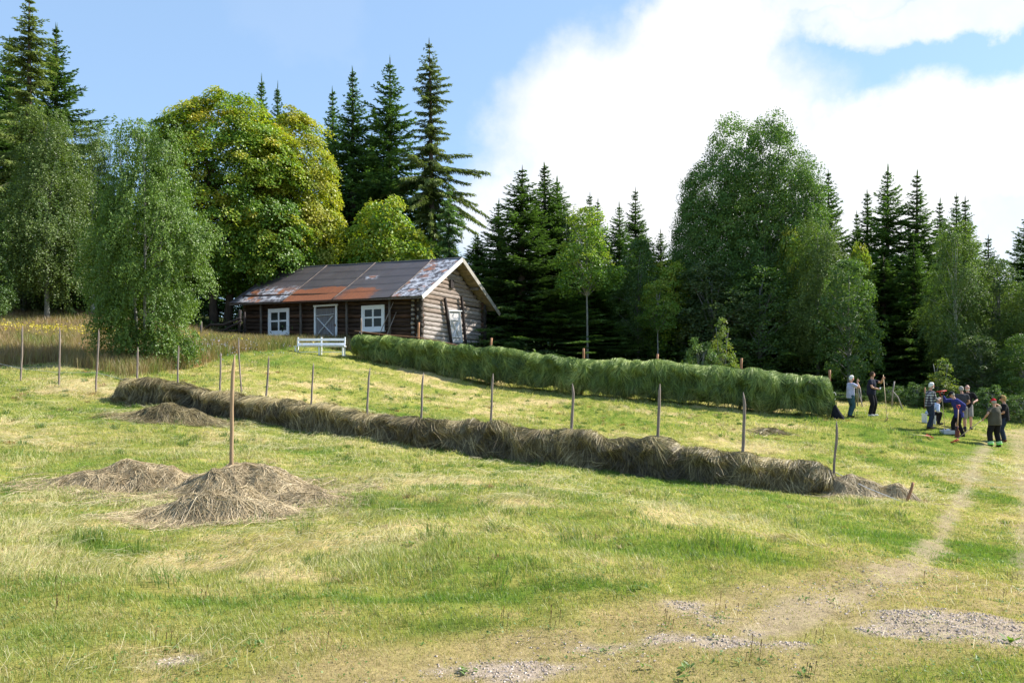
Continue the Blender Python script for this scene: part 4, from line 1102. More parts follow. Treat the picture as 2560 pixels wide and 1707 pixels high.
BARGE2_M = std_mat('weathered_board', (.36, .33, .28), rough=.85, var=.3, scale=3, bump=.3)
DECK_M = std_mat('roof_boards', (.26, .20, .12), rough=.9, var=.4, scale=4, bump=.2)
STONE_M = std_mat('field_stone', (.36, .32, .29), rough=.9, var=.35, scale=7, bump=.6, bscale=16)
IRON_M = std_mat('rusty_iron', (.16, .08, .045), rough=.7, var=.4, scale=20)
gl, nt, out = mat_new('old_glass')
b = N(nt, 'ShaderNodeBsdfPrincipled'); b.inputs['Base Color'].default_value = (.012, .016, .014, 1); b.inputs['Roughness'].default_value = .10; b.inputs['Specular IOR Level'].default_value = .22
tco = N(nt, 'ShaderNodeTexCoord').outputs['Object']; bp = N(nt, 'ShaderNodeBump'); bp.inputs['Strength'].default_value = .12; L(nt, noise(nt, tco, 3, 2), bp.inputs['Height']); L(nt, bp.outputs[0], b.inputs['Normal'])
L(nt, b.outputs[0], out.inputs[0]); GLASS_M = gl

barn = thing('log_barn', 'old dark log barn with a rusty sheet metal roof at the top of the meadow', 'barn', W(0, 0, ZB(0)))
E1 = at(1054, 742, 43.0); E2 = at(572, 760, 50.5); R1 = at(1155, 648, 46.4); R2 = at(690, 673, 53.9); E3 = at(1241, 775, 49.8)
E4 = E3 + (R2 - R1) + (E2 - E1 - (R2 - R1)) * .5; E4 = E4


def roof_z_front(u, v): # underside height over a wall point
    s = (v + .8) / 3.93; a = E1[2] + (E2[2] - E1[2]) * (u + .7) / 15.05; r = R1[2] + (R2[2] - R1[2]) * (u + .7) / 15.05
    if v <= 3.13: return a + (r - a) * s
    e = E3[2] + (E4[2] - E3[2]) * (u + .7) / 15.05
    return r + (e - r) * (v - 3.13) / 3.93


def log(mb, a, b, r, seed, flat=1., col=(.1, .1, .1)):
    g = np.random.default_rng(seed)
    n = 9; t = np.linspace(0, 1, n)[:, None]
    p = a + (b - a) * t; p[:, 2] += np.cumsum(g.normal(0, .006, n)); 
    rr = r * (1 + g.normal(0, .03, n)); rr = np.stack([rr * flat, rr * .955], 1)
    mb.tube(p, rr, 10, side=nrm(np.cross(b - a, [0, 0, 1.])), col=col)


# front and left walls: dark logs
g = np.random.default_rng(5)
mb = MB(); hl = .25; top = roof_z_front(0, 0)
nlog = 13
for k in range(nlog):
    z = .14 + k * hl
    c = np.array((.050, .032, .023)) * g.uniform(.6, 1.3) + np.array((.035, .014, .005)) * (g.random() < .35)
    if z + ZB(0) > top - .08: break
    ext = g.uniform(.16, .26)
    log(mb, W(-ext, 0, ZB(0) + z), W(LEN + ext, 0, ZB(LEN) + z + .0), .135, 10 + k, .85, c)
    log(mb, W(-ext, WID, ZB(0, WID) + z), W(LEN + ext, WID, ZB(LEN, WID) + z), .135, 110 + k, .85, c)
mb.build('log_wall', LOG_DARK, barn)
# gable walls
for uu, name, colr in ((0., 'gable_wall', ((.25, .195, .16), (.345, .31, .285), (.205, .145, .10))), (LEN, 'gable_wall', ((.10, .07, .05), (.12, .08, .06), (.09, .06, .04)))):
    mb = MB(); g = np.random.default_rng(8)
    for k in range(24):
        z = ZB(uu) + .265 + k * hl
        v0, v1 = -.22, WID + .22
        zz = z + .16
        if zz > roof_z_front(uu, .1):
            vv = np.linspace(0, WID, 200); ok = [q for q in vv if roof_z_front(uu, q) > zz + .02]
            if len(ok) < 12: break
            v0, v1 = ok[0] - .03, ok[-1] + .03
        else:
            v0 -= g.uniform(-.04, .05); v1 += g.uniform(-.04, .06)
        lowc = 1 - k / 16
        c = mixc(mixc(np.array(colr[0]), np.array(colr[2]), g.random() * .6), np.array(colr[1]), np.clip(lowc * 1.1 - .1 + g.normal(0, .15), 0, 1))
        d = .10 * math.sin(k * .45)          # the old wall bulges a little
        log(mb, W(uu - .02 + .02 * d, v0, z + .03), W(uu - .02 + .02 * d, v1, z - .02 * WID), .132, 300 + k, .48, c)
    mb.build(name, LOG_GREY if uu == 0 else LOG_DARK, barn)
for uu in (.06, LEN - .06):
    mb = MB(); vv = np.linspace(.05, WID - .05, 14)
    mb.grid(np.array([[W(uu, q, ZB(uu) + .1) for q in vv], [W(uu, q, roof_z_front(uu, q) - .1) for q in vv]])); mb.build('gap_backing', BLACK_M, barn)  # black sheet just inside each gable, darkens the gaps between logs
# dark tarred corner columns over the notches
for (u_, v_, nm) in ((-.16, -.10, 0), (-.14, WID + .10, 1)):
    mb = MB(); g = np.random.default_rng(4 + nm)
    z0 = ZB(0, v_); zt = roof_z_front(0, min(max(v_, 0), WID)) - .35
    n = int((zt - z0) / .125)
    for k in range(n):
        z = z0 + .12 + k * .125
        w_ = g.uniform(.10, .14)
        mb.tube([W(u_ - .06 + g.normal(0, .02) - nm * .10, v_ - .02, z), W(u_ + .22, v_ - .02, z)], [w_, w_], 8, side=V, col=(.04, .035, .03))
        if nm == 0: mb.tube([W(.36, v_ - .14 + g.normal(0, .02), z), W(.36, v_ + .1, z)], [.09, .09], 7, side=U, col=(.30, .27, .24) if k % 2 else (.05, .04, .035))
    mb.build('corner_log_ends', LOG_GREY, barn)
# floor inside the walls
mb = MB(); mb.box(W(LEN / 2, WID / 2, 3.5), U * (LEN / 2 - .05), V * (WID / 2 - .05), ZU * .05); mb.build('floor', POST_M, barn)

# foundation stones
mb = MB(); g = np.random.default_rng(3)
for q in range(64):
    s = q / 64
    if q < 26: u_, v_ = -.02 + g.normal(0, .05), g.uniform(-.1, WID + .2)
    else: u_, v_ = g.uniform(0, LEN), g.normal(0, .05)
    p = W(u_, v_, 0); zt = tz(p[0], p[1]); r = g.uniform(.14, .30)
    zc = min(ZB(u_, v_) - .10, zt + .35 * g.random()); Rm = np.array(Matrix.Rotation(g.random() * 3, 3, 'Z'))
    mb.ell([p[0], p[1], zc], (r * 1.2, r, r * .65), Rm, 9, 7)
    mb.ell([p[0], p[1], zc - .28], (r * 1.2, r * 1.1, r * .8), Rm, 9, 7)
mb.bar(W(0, -.02, ZB(0) - .22), W(0, WID, ZB(0, WID) - .22), .24, .34); mb.bar(W(.13, 0, ZB(0) - .22), W(LEN, 0, ZB(LEN) - .22), .24, .34)
mb.build('foundation', STONE_M, barn)

# roof: metal sheet skin (local u,v in metres as UV)
def roof_pt(s, t):
    e = E1 + (E2 - E1) * s; r = R1 + (R2 - R1) * s
    p = e + (r - e) * t
    p[2] += -.06 * math.sin(s * math.pi) * (1 - t) - .05 * math.sin(t * math.pi) + .10 * (s < .25) * math.sin(s * 4 * math.pi) * (1 - t) * .3
    return p
ns, nt_ = 46, 22
S_ = np.linspace(0, 1, ns); T_ = np.linspace(0, 1, nt_)
P = np.array([[roof_pt(s, t) for t in T_] for s in S_])
nf = nrm(np.cross(R1 - E1, E2 - E1)); nf = nf * np.sign(nf[2])
lap = np.array([[.016 * (1 - (t * 5.0 % 1)) if t < .999 else 0 for t in T_] for s in S_])[..., None]
bump_ = (np.array([[vnoise(s * 14, t * 5, 2) for t in T_] for s in S_])[..., None] - .5) * .03
P1 = P + nf * (.05 + lap + bump_); P0 = P - nf * .0
mb = MB(); mb.grid(P1[:, ::-1]); uvs = [np.array([[(s * 15.05, t * 4.67) for t in T_[::-1]] for s in S_]).reshape(-1, 2)]
mb.grid(P0); uvs.append(np.array([[(s * 15.05, t * 4.67) for t in T_] for s in S_]).reshape(-1, 2))
for A_, B_2 in ((P0[:, 0], P1[:, 0]), (P1[:, -1], P0[:, -1])):
    mb.grid(np.stack([A_, B_2], 1)[:, ::-1]); uvs.append(np.array([[(s * 15.05, 0.), (s * 15.05, 0.)] for s in S_]).reshape(-1, 2))
for i in (0, -1):
    mb.grid(np.stack([P0[i], P1[i]], 1)); uvs.append(np.array([[(0., t), (0., t)] for t in T_]).reshape(-1, 2))
rm, nt, out = mat_new('roof_sheet')
uvn = N(nt, 'ShaderNodeUVMap', uv_map='UVMap').outputs[0]; sp = nt.nodes.new('ShaderNodeSeparateXYZ'); L(nt, uvn, sp.inputs[0]); u_n, v_n = sp.outputs[0], sp.outputs[1]
nz1 = noise(nt, uvn, .9, 6, .62); nz2 = noise(nt, uvn, 3.2, 7, .65, .6); nz3 = noise(nt, uvn, 11, 5, .6)
def band(x, a, b_, soft):
    m1 = N(nt, 'ShaderNodeMapRange', interpolation_type='SMOOTHSTEP'); L(nt, x, m1.inputs[0]); m1.inputs[1].default_value = a - soft; m1.inputs[2].default_value = a + soft
    m2 = N(nt, 'ShaderNodeMapRange', interpolation_type='SMOOTHSTEP'); L(nt, x, m2.inputs[0]); m2.inputs[1].default_value = b_ - soft; m2.inputs[2].default_value = b_ + soft; m2.inputs[3].default_value = 1; m2.inputs[4].default_value = 0
    return math_n(nt, 'MULTIPLY', m1.outputs[0], m2.outputs[0])
def thr(x, a, s=.04):
    m1 = N(nt, 'ShaderNodeMapRange'); L(nt, x, m1.inputs[0]); m1.inputs[1].default_value = a - s; m1.inputs[2].default_value = a + s; return m1.outputs[0]
def area(u0, u1, v0, v1, su, sv): return math_n(nt, 'MULTIPLY', band(u_n, u0, u1, su), band(v_n, v0, v1, sv))
vw = math_n(nt, 'ADD', v_n, math_n(nt, 'MULTIPLY', math_n(nt, 'SUBTRACT', nz1, .5), 1.2)); 
paint = mixrgb(nt, nz2, (.058, .050, .054), (.105, .092, .097))
paint = mixrgb(nt, thr(nz1, .62, .12), paint, (.105, .092, .095))
mpv = N(nt, 'ShaderNodeMapping'); mpv.inputs['Scale'].default_value = (5.5, .35, 1); L(nt, uvn, mpv.inputs[0]); nzs = noise(nt, mpv.outputs[0], 1., 6, .65)
paint = mixrgb(nt, math_n(nt, 'MULTIPLY', thr(nzs, .58, .12), .55), paint, (.11, .072, .06))
rustc = mixrgb(nt, math_n(nt, 'ADD', math_n(nt, 'MULTIPLY', nz2, .5), math_n(nt, 'MULTIPLY', nzs, .5)), (.09, .026, .014), (.42, .14, .05)); rustc = mixrgb(nt, thr(nz3, .60, .08), rustc, (.12, .05, .035))
bare = mixrgb(nt, nz3, (.40, .40, .43), (.62, .62, .66))
def area_w(u0, u1, v0, v1, su, sv): return math_n(nt, 'MULTIPLY', band(u_n, u0, u1, su), band(vw, v0, v1, sv))
rust_a = math_n(nt, 'MAXIMUM', area_w(6.4, 10.4, -3, 1.75, .04, .12), math_n(nt, 'MULTIPLY', area_w(3.6, 6.45, -3, 1.45, .9, .35), 1.))
rust_k = math_n(nt, 'MULTIPLY', rust_a, thr(math_n(nt, 'ADD', rust_a, math_n(nt, 'MULTIPLY', math_n(nt, 'SUBTRACT', nz2, .5), 1.1)), .55, .12))
bare_a = math_n(nt, 'MAXIMUM', area(-1, 2.1, -.1, 5, .05, .1), area_w(10.45, 14.6, .15, 2.0, .1, .3))
bare_a = math_n(nt, 'MAXIMUM', bare_a, area(5.0, 5.9, 2.55, 2.95, .25, .12))
nz4 = noise(nt, uvn, 2.6, 10, .74)
bsel = math_n(nt, 'MULTIPLY', bare_a, thr(nz4, .50, .05))
rs = math_n(nt, 'MULTIPLY', bare_a, thr(nz1, .56, .03)); rs = math_n(nt, 'MULTIPLY', rs, thr(nz4, .46, .05))
seam = None
c = mixrgb(nt, rust_k, paint, rustc); c = mixrgb(nt, bsel, c, bare); c = mixrgb(nt, rs, c, mixrgb(nt, nz3, (.24, .075, .03), (.45, .19, .09)))
# faint dark laps between the sheets
fr = math_n(nt, 'FRACT', math_n(nt, 'DIVIDE', v_n, .934)); c = mixrgb(nt, math_n(nt, 'MULTIPLY', band(fr, -1, .035, .012), .75), c, (.015, .012, .012))
b = N(nt, 'ShaderNodeBsdfPrincipled'); L(nt, c, b.inputs['Base Color'])
rg = N(nt, 'ShaderNodeMapRange'); L(nt, rust_k, rg.inputs[0]); rg.inputs[3].default_value = .52; rg.inputs[4].default_value = .85; L(nt, rg.outputs[0], b.inputs['Roughness']); b.inputs['Specular IOR Level'].default_value = .35
bp = N(nt, 'ShaderNodeBump'); bp.inputs['Strength'].default_value = .3; bp.inputs['Distance'].default_value = .02; L(nt, nz2, bp.inputs['Height']); L(nt, bp.outputs[0], b.inputs['Normal'])
L(nt, b.outputs[0], out.inputs[0])
roof = mb.build('roof', rm, barn, smooth=False, uv=np.vstack(uvs))
# back slope
bn = nrm(np.cross(E4 - E3, R1 - E3)); bn = bn * np.sign(bn[2])
mb = MB(); q = [E3, E4, R2, R1]; v = [p + bn * .05 for p in q] + [p + bn * .0 for p in q]
mb.add(v, np.array([[0, 1, 2, 3], [7, 6, 5, 4], [0, 4, 5, 1], [1, 5, 6, 2], [2, 6, 7, 3], [3, 7, 4, 0]])); 
mb.build('roof', std_mat('dark_sheet', (.05, .042, .044), rough=.55, var=.3, scale=1.5), barn, smooth=False)
# standing seams
SEAM_M = std_mat('seam_strip', (.13, .10, .085), rough=.6, var=.5, scale=3)
for u_ in (2.11, 6.42, 10.42):
    mb = MB(); s = u_ / 15.05
    pts = np.array([roof_pt(s, t) + nf * .085 for t in np.linspace(0, 1, 12)])
    mb.tube(pts, np.array([[.05, .02]] * 12), 6, side=nrm(E2 - E1)); mb.build('seam', SEAM_M, roof)
mb = MB(); mb.tube([R1 + (R2 - R1) * s + ZU * .05 + ZU * -.03 * math.sin(s * 3.14) for s in np.linspace(-.002, 1.002, 14)], .07, 8); mb.build('ridge_cap', rm, roof)
# boarding under the sheets
mb = MB()
for A_, B2, C_, D_, nn_ in ((E1, E2, R2, R1, nf), (E3, E4, R2, R1, bn)):
    m = 17
    for i in range(m):
        a0, a1 = i / m + .003, (i + 1) / m - .003
        p = [A_ + (D_ - A_) * a0, B2 + (C_ - B2) * a0, B2 + (C_ - B2) * a1, A_ + (D_ - A_) * a1]
        sag = -.06
        v = [q_ - nn_ * (.055) for q_ in p] + [q_ - nn_ * (.085 + .008 * (i % 2)) for q_ in p]
        mb.add(v, np.array([[0, 1, 2, 3], [7, 6, 5, 4], [0, 4, 5, 1], [1, 5, 6, 2], [2, 6, 7, 3], [3, 7, 4, 0]]))
mb.build('roof_boards', DECK_M, barn, smooth=False)
# purlins and ridge beam showing under the gable overhang
for (v_, dz) in ((3.13, -.28), (1.2, -.24), (5.05, -.24)):
    mb = MB(); z = roof_z_front(-.4, v_) + dz; z2 = roof_z_front(LEN, v_) + dz
    mb.tube([W(-.62, v_, z), W(LEN + .5, v_, z2)], .10, 8); mb.build('ridge_beam' if v_ == 3.13 else 'purlin', BARGE2_M if v_ == 3.13 else POST_M, barn)
# barge boards
for A_, B2, m_, lab in ((E1, R1, BARGE_M, 'worn white barge board'), (E3, R1, BARGE2_M, 'weathered grey barge board')):
    mb = MB(); d = nrm(B2 - A_); nn_ = nf if A_ is E1 else bn; off = -U * .03
    h1, h2 = .10, -.13
    a0 = A_ - d * (.0 if A_ is E1 else .45); b0 = B2
    v = [a0 + nn_ * h1 + off, b0 + nn_ * h1 + off, b0 + nn_ * h2 + off, a0 + nn_ * h2 + off]; v2 = [q - U * .035 for q in v]
    mb.add(v + v2, np.array([[3, 2, 1, 0], [4, 5, 6, 7], [0, 1, 5, 4], [1, 2, 6, 5], [2, 3, 7, 6], [3, 0, 4, 7]]))
    o = mb.build('barge_board', m_, barn, smooth=False); o['label'] = lab
mb = MB(); mb.bar(E1 - nf * .02 - U * 0 + V * .02, E2 - nf * .02 + V * .02, .03, .12); mb.build('eave_board', POST_M, barn, smooth=False)

# posts in front of the long wall
for x0, yb in ((347, 800), (680, 790), (1065, 850), (1425, 760)):
    u_, zb_ = zf(x0, yb); p = W(u_, -.33, 0); mb = MB(); zt = roof_z_front(u_, -.33) - .09; z0 = tz(p[0], p[1]) - .1
    r = .075
    mb.tube([W(u_, -.33, z0), W(u_ + .02, -.33, (z0 + zt) / 2), W(u_ + .04, -.33, zt)], [r * 1.1, r, r * .95], 7, side=U); mb.build('post', POST_M, barn)

# windows with four panes
def window(x0, y0, x1, y1):
    (ua, za), (ub, zb_) = zf(x0, y0), zf(x1, y1)
    u0, u1 = min(ua, ub), max(ua, ub); z0, z1 = zb_, za; d = -.155
    fr_ = MB(); wd = .17
    fr_.box(W((u0 + u1) / 2, d, z1 - wd / 2), U * (u1 - u0) / 2, V * .03, ZU * wd / 2)
    fr_.box(W(u0 + wd / 2, d, (z0 + z1) / 2), U * wd / 2, V * .028, ZU * ((z1 - z0) / 2 - wd))
    fr_.box(W(u1 - wd / 2, d, (z0 + z1) / 2), U * wd / 2, V * .028, ZU * ((z1 - z0) / 2 - wd))
    fr_.box(W((u0 + u1) / 2, d, z0 + wd / 2), U * (u1 - u0) / 2, V * .03, ZU * wd / 2)
    o = fr_.build('window', WHITE_M, barn, smooth=False)
    s = MB(); b0, b1, c0, c1 = u0 + wd + .003, u1 - wd - .003, z0 + wd + .003, z1 - wd - .003; um, zm = (b0 + b1) / 2, (c0 + c1) / 2
    sw = .06
    for q in (b0 + sw / 2, b1 - sw / 2, um): s.box(W(q, d + .01, zm), U * (sw / 2 if q != um else .055), V * .02, ZU * (c1 - c0) / 2)
    for q in (c0 + sw / 2, c1 - sw / 2, zm + .03):
        for (w0, w1) in ((b0 + sw + .002, um - .057), (um + .057, b1 - sw - .002)): s.box(W((w0 + w1) / 2, d + .01, q), U * (w1 - w0) / 2, V * .018, ZU * (sw / 2 if q < zm + .02 or q > zm + .04 else .05))
    s.build('sash', WHITE_M, o, smooth=False)
    for (w0, w1) in ((b0, um), (um, b1)):
        for (h0, h1) in ((c0, zm), (zm, c1)):
            m_ = MB(); m_.box(W((w0 + w1) / 2, d + .022, (h0 + h1) / 2), U * (w1 - w0) / 2, V * .003, ZU * (h1 - h0) / 2); m_.build('pane', GLASS_M, o, smooth=False)
    sl = MB(); sl.box(W((u0 + u1) / 2, d - .045, z0 - .045), U * ((u1 - u0) / 2 + .06), V * .07, ZU * .035); sl.build('sill', WHITE_M, o, smooth=False)
    bk = MB(); bk.box(W((u0 + u1) / 2, -.085, (z0 + z1) / 2), U * ((u1 - u0) / 2 - .02), V * .03, ZU * ((z1 - z0) / 2 - .02)); bk.build('pane_backing', BLACK_M, o, smooth=False)  # black panel behind the panes in place of the dark interior


window(388, 515, 563, 722); window(1170, 488, 1363, 692)

# front door
(ua, za), (ub, _) = zf(775, 497), zf(966, 497); u0, u1 = min(ua, ub), max(ua, ub); z1 = za; z0 = ZB((u0 + u1) / 2) + .1; d = -.15
dr = MB(); nb = 9
for i in range(nb):
    a0 = u0 + .12 + (u1 - u0 - .24) * i / nb; a1 = u0 + .12 + (u1 - u0 - .24) * (i + 1) / nb - .008
    dr.box(W((a0 + a1) / 2, d + .02 + .004 * (i % 3), (z0 + z1 - .12) / 2), U * (a1 - a0) / 2, V * .018, ZU * (z1 - .12 - z0) / 2)
door = dr.build('door', DOOR_M, barn, smooth=False)
m_ = MB()
for q in (u0 + .06, u1 - .06): m_.box(W(q, d - .012, (z0 + z1) / 2), U * .06, V * .035, ZU * (z1 - z0) / 2)
m_.box(W((u0 + u1) / 2, d - .016, z1 + .05), U * ((u1 - u0) / 2 + .05), V * .045, ZU * .05)
m_.build('door_frame', WHITE_M, door, smooth=False)
m_ = MB(); F_ = lambda x, y: W(zf(x, y)[0], d - .022, zf(x, y)[1]); 
m_.bar(F_(790, 572), F_(940, 558), .022, .12, up=V); m_.build('brace', WHITE_M, door, smooth=False)
m_ = MB(); m_.bar(F_(802, 590) - V * .004, F_(938, 735) - V * .004, .022, .11, up=V); m_.build('brace', WHITE_M, door, smooth=False)
m_ = MB(); m_.bar(F_(935, 572) - V * .030, F_(802, 735) - V * .030, .022, .11, up=V); m_.build('brace', WHITE_M, door, smooth=False)
m_ = MB(); m_.bar(F_(795, 742) - V * .008, F_(945, 738) - V * .008, .022, .10, up=V); m_.build('brace', WHITE_M, door, smooth=False)
m_ = MB(); m_.box(F_(955, 650) - V * .03, U * .03, V * .02, ZU * .06); m_.tube([F_(955, 640) - V * .05, F_(945, 652) - V * .07], .02, 6); m_.build('latch', IRON_M, door)

# gable door, flanking poles, loft opening, sloping sill board
Gp = lambda x, y, off: W(-off, zg(x, y)[0], zg(x, y)[1])
q = [Gp(1205, 545, .16), Gp(1362, 552, .16), Gp(1388, 990, .16), Gp(1262, 990, .16)]
dr = MB()
for i in range(7):
    a, b2 = i / 7 + .006, (i + 1) / 7 - .006
    c4 = [q[0] + (q[1] - q[0]) * a, q[0] + (q[1] - q[0]) * b2, q[3] + (q[2] - q[3]) * b2, q[3] + (q[2] - q[3]) * a]
    v = [p - U * .0 for p in c4] + [p + U * .04 for p in c4]
    dr.add(v, np.array([[3, 2, 1, 0], [4, 5, 6, 7], [0, 1, 5, 4], [1, 2, 6, 5], [2, 3, 7, 6], [3, 0, 4, 7]]))
gd = dr.build('door', DOOR2_M, barn, smooth=False); gd['label'] = 'narrow pale gable door with white crossed braces'
m_ = MB(); o_ = .185
m_.bar(Gp(1200, 548, o_), Gp(1258, 992, o_), .03, .10, up=U); m_.bar(Gp(1358, 556, o_ + .003), Gp(1390, 992, o_ + .003), .03, .09, up=U); m_.bar(Gp(1190, 541, o_ + .035), Gp(1378, 548, o_ + .035), .05, .09, up=U)
m_.build('door_frame', WHITE_M, gd, smooth=False)
for k_, (a, b2) in enumerate((((1248, 672), (1352, 672)), ((1248, 690), (1356, 905)), ((1345, 690), (1268, 905)), ((1262, 910), (1372, 910)))):
    m_ = MB(); m_.bar(Gp(*a, .19 + .024 * (k_ == 2) + .002 * k_), Gp(*b2, .19 + .024 * (k_ == 2) + .002 * k_), .022, .09, up=U); m_.build('brace', WHITE_M, gd, smooth=False)
for a, b2 in (((1142, 365), (1243, 1050)), ((1378, 345), (1442, 1050))):
    m_ = MB(); pa, pb = Gp(*a, .22), Gp(*b2, .22); m_.bar(pb, pa, .11, .14, up=U); m_.build('gable_post', BLACK_M, barn, smooth=False)
m_ = MB(); m_.bar(Gp(1460, 1030, .20), Gp(1690, 985, .20), .05, .17, up=U); m_.build('sill_board', BARGE_M, barn, smooth=False)
m_ = MB(); a = zg(1262, 170); m_.box(W(-.12, a[0], a[1]), U * .05, V * .17, ZU * .24); m_.build('loft_opening', BLACK_M, barn, smooth=False)  # black box stands for the darkness inside the small opening

# two thin poles leaning on the front wall
POLE_G = std_mat('dry_pole', (.27, .23, .20), rough=.85, var=.3, scale=6)
for a, b2, lab in (((1452, 455), (1352, 742), 'thin grey pole, the thicker of two leaning on the barn front beside the window'), ((1475, 540), (1415, 735), 'thin brown stick, the shorter of two leaning on the barn front')):
    (u0_, z0_), (u1_, z1_) = zf(*a), zf(*b2); mb = MB(); pb = W(u1_, -.9, 0); z = tz(pb[0], pb[1])
    mb.tube([W(u1_ + .05, -.9, z - .03), W((u0_ + u1_) / 2, -.6, (z + z0_) / 2 + .05), W(u0_, -.3, z0_)], [.028, .025, .018], 6)
    tag(mb.build('leaning_pole', POLE_G, loc=W(u1_, -.9, z)), lab, 'pole')

# ================================================================== bench
bx = at(800, 884, 40.0); bx[2] = tz(bx[0], bx[1]); ru = nrm(np.array([1, -.06, 0])); rv = np.array([-ru[1], ru[0], 0])   # ru along, rv away
bench = thing('garden_bench', 'white wooden bench standing in the grass before the barn door', 'bench', bx)
Bp = lambda a, b_, c_: bx + ru * a + rv * b_ + ZU * c_
BW = std_mat('white_bench_paint', (.80, .81, .83), rough=.5, var=.04, scale=6)
for (c_, nm) in ((.78, 'back_rail'), (.55, 'back_rail')):
    mb = MB(); mb.box(Bp(0, .235 - (.78 - c_) * .1, c_), ru * 1.19, rv * .014, ZU * .06); mb.build(nm, BW, bench, smooth=False)
mb = MB()
for k in range(3): mb.box(Bp(0, -.14 + k * .135, .425), ru * 1.30, rv * .062, ZU * .016)
mb.build('seat', BW, bench, smooth=False)
for a in (-1.2, 0, 1.2):
    mb = MB(); mb.bar(Bp(a, .20, -.05), Bp(a, .26, .90), .06, .07, up=rv); mb.bar(Bp(a, -.15, -.05), Bp(a, -.15, .405), .06, .06, up=rv); mb.bar(Bp(a, -.18, .38), Bp(a, .19, .38), .05, .05); mb.build('leg', BW, bench, smooth=False)
mb = MB(); mb.bar(Bp(-1.16, -.10, .14), Bp(-.04, -.10, .14), .025, .03); mb.bar(Bp(.04, -.10, .14), Bp(1.16, -.10, .14), .025, .03); mb.build('stretcher', BW, bench, smooth=False)
# ================================================================== hay
HAY_M = leaf_mat('dry_hay', trans=.13, gloss=.03, rough=.5, jitter=0.)
H_DRY = (np.array((.040, .028, .014)), np.array((.185, .145, .068)), np.array((.50, .40, .20)))
H_GRN = (np.array((.040, .072, .014)), np.array((.15, .225, .040)), np.array((.38, .44, .13)))
H_TAN = (np.array((.13, .085, .045)), np.array((.41, .315, .185)), np.array((.58, .47, .29)))


def hay_cols(g, pal, n, patch=None):
    t = g.beta(2.2, 2.2, n) if patch is None else np.clip(g.beta(2.2, 2.2, n) * .75 + patch * .5 - .12, 0, 1)
    return np.where((t < .5)[:, None], mixc(pal[0], pal[1], t * 2), mixc(pal[1], pal[2], t * 2 - 1)) * g.uniform(.8, 1.2, (n, 1))


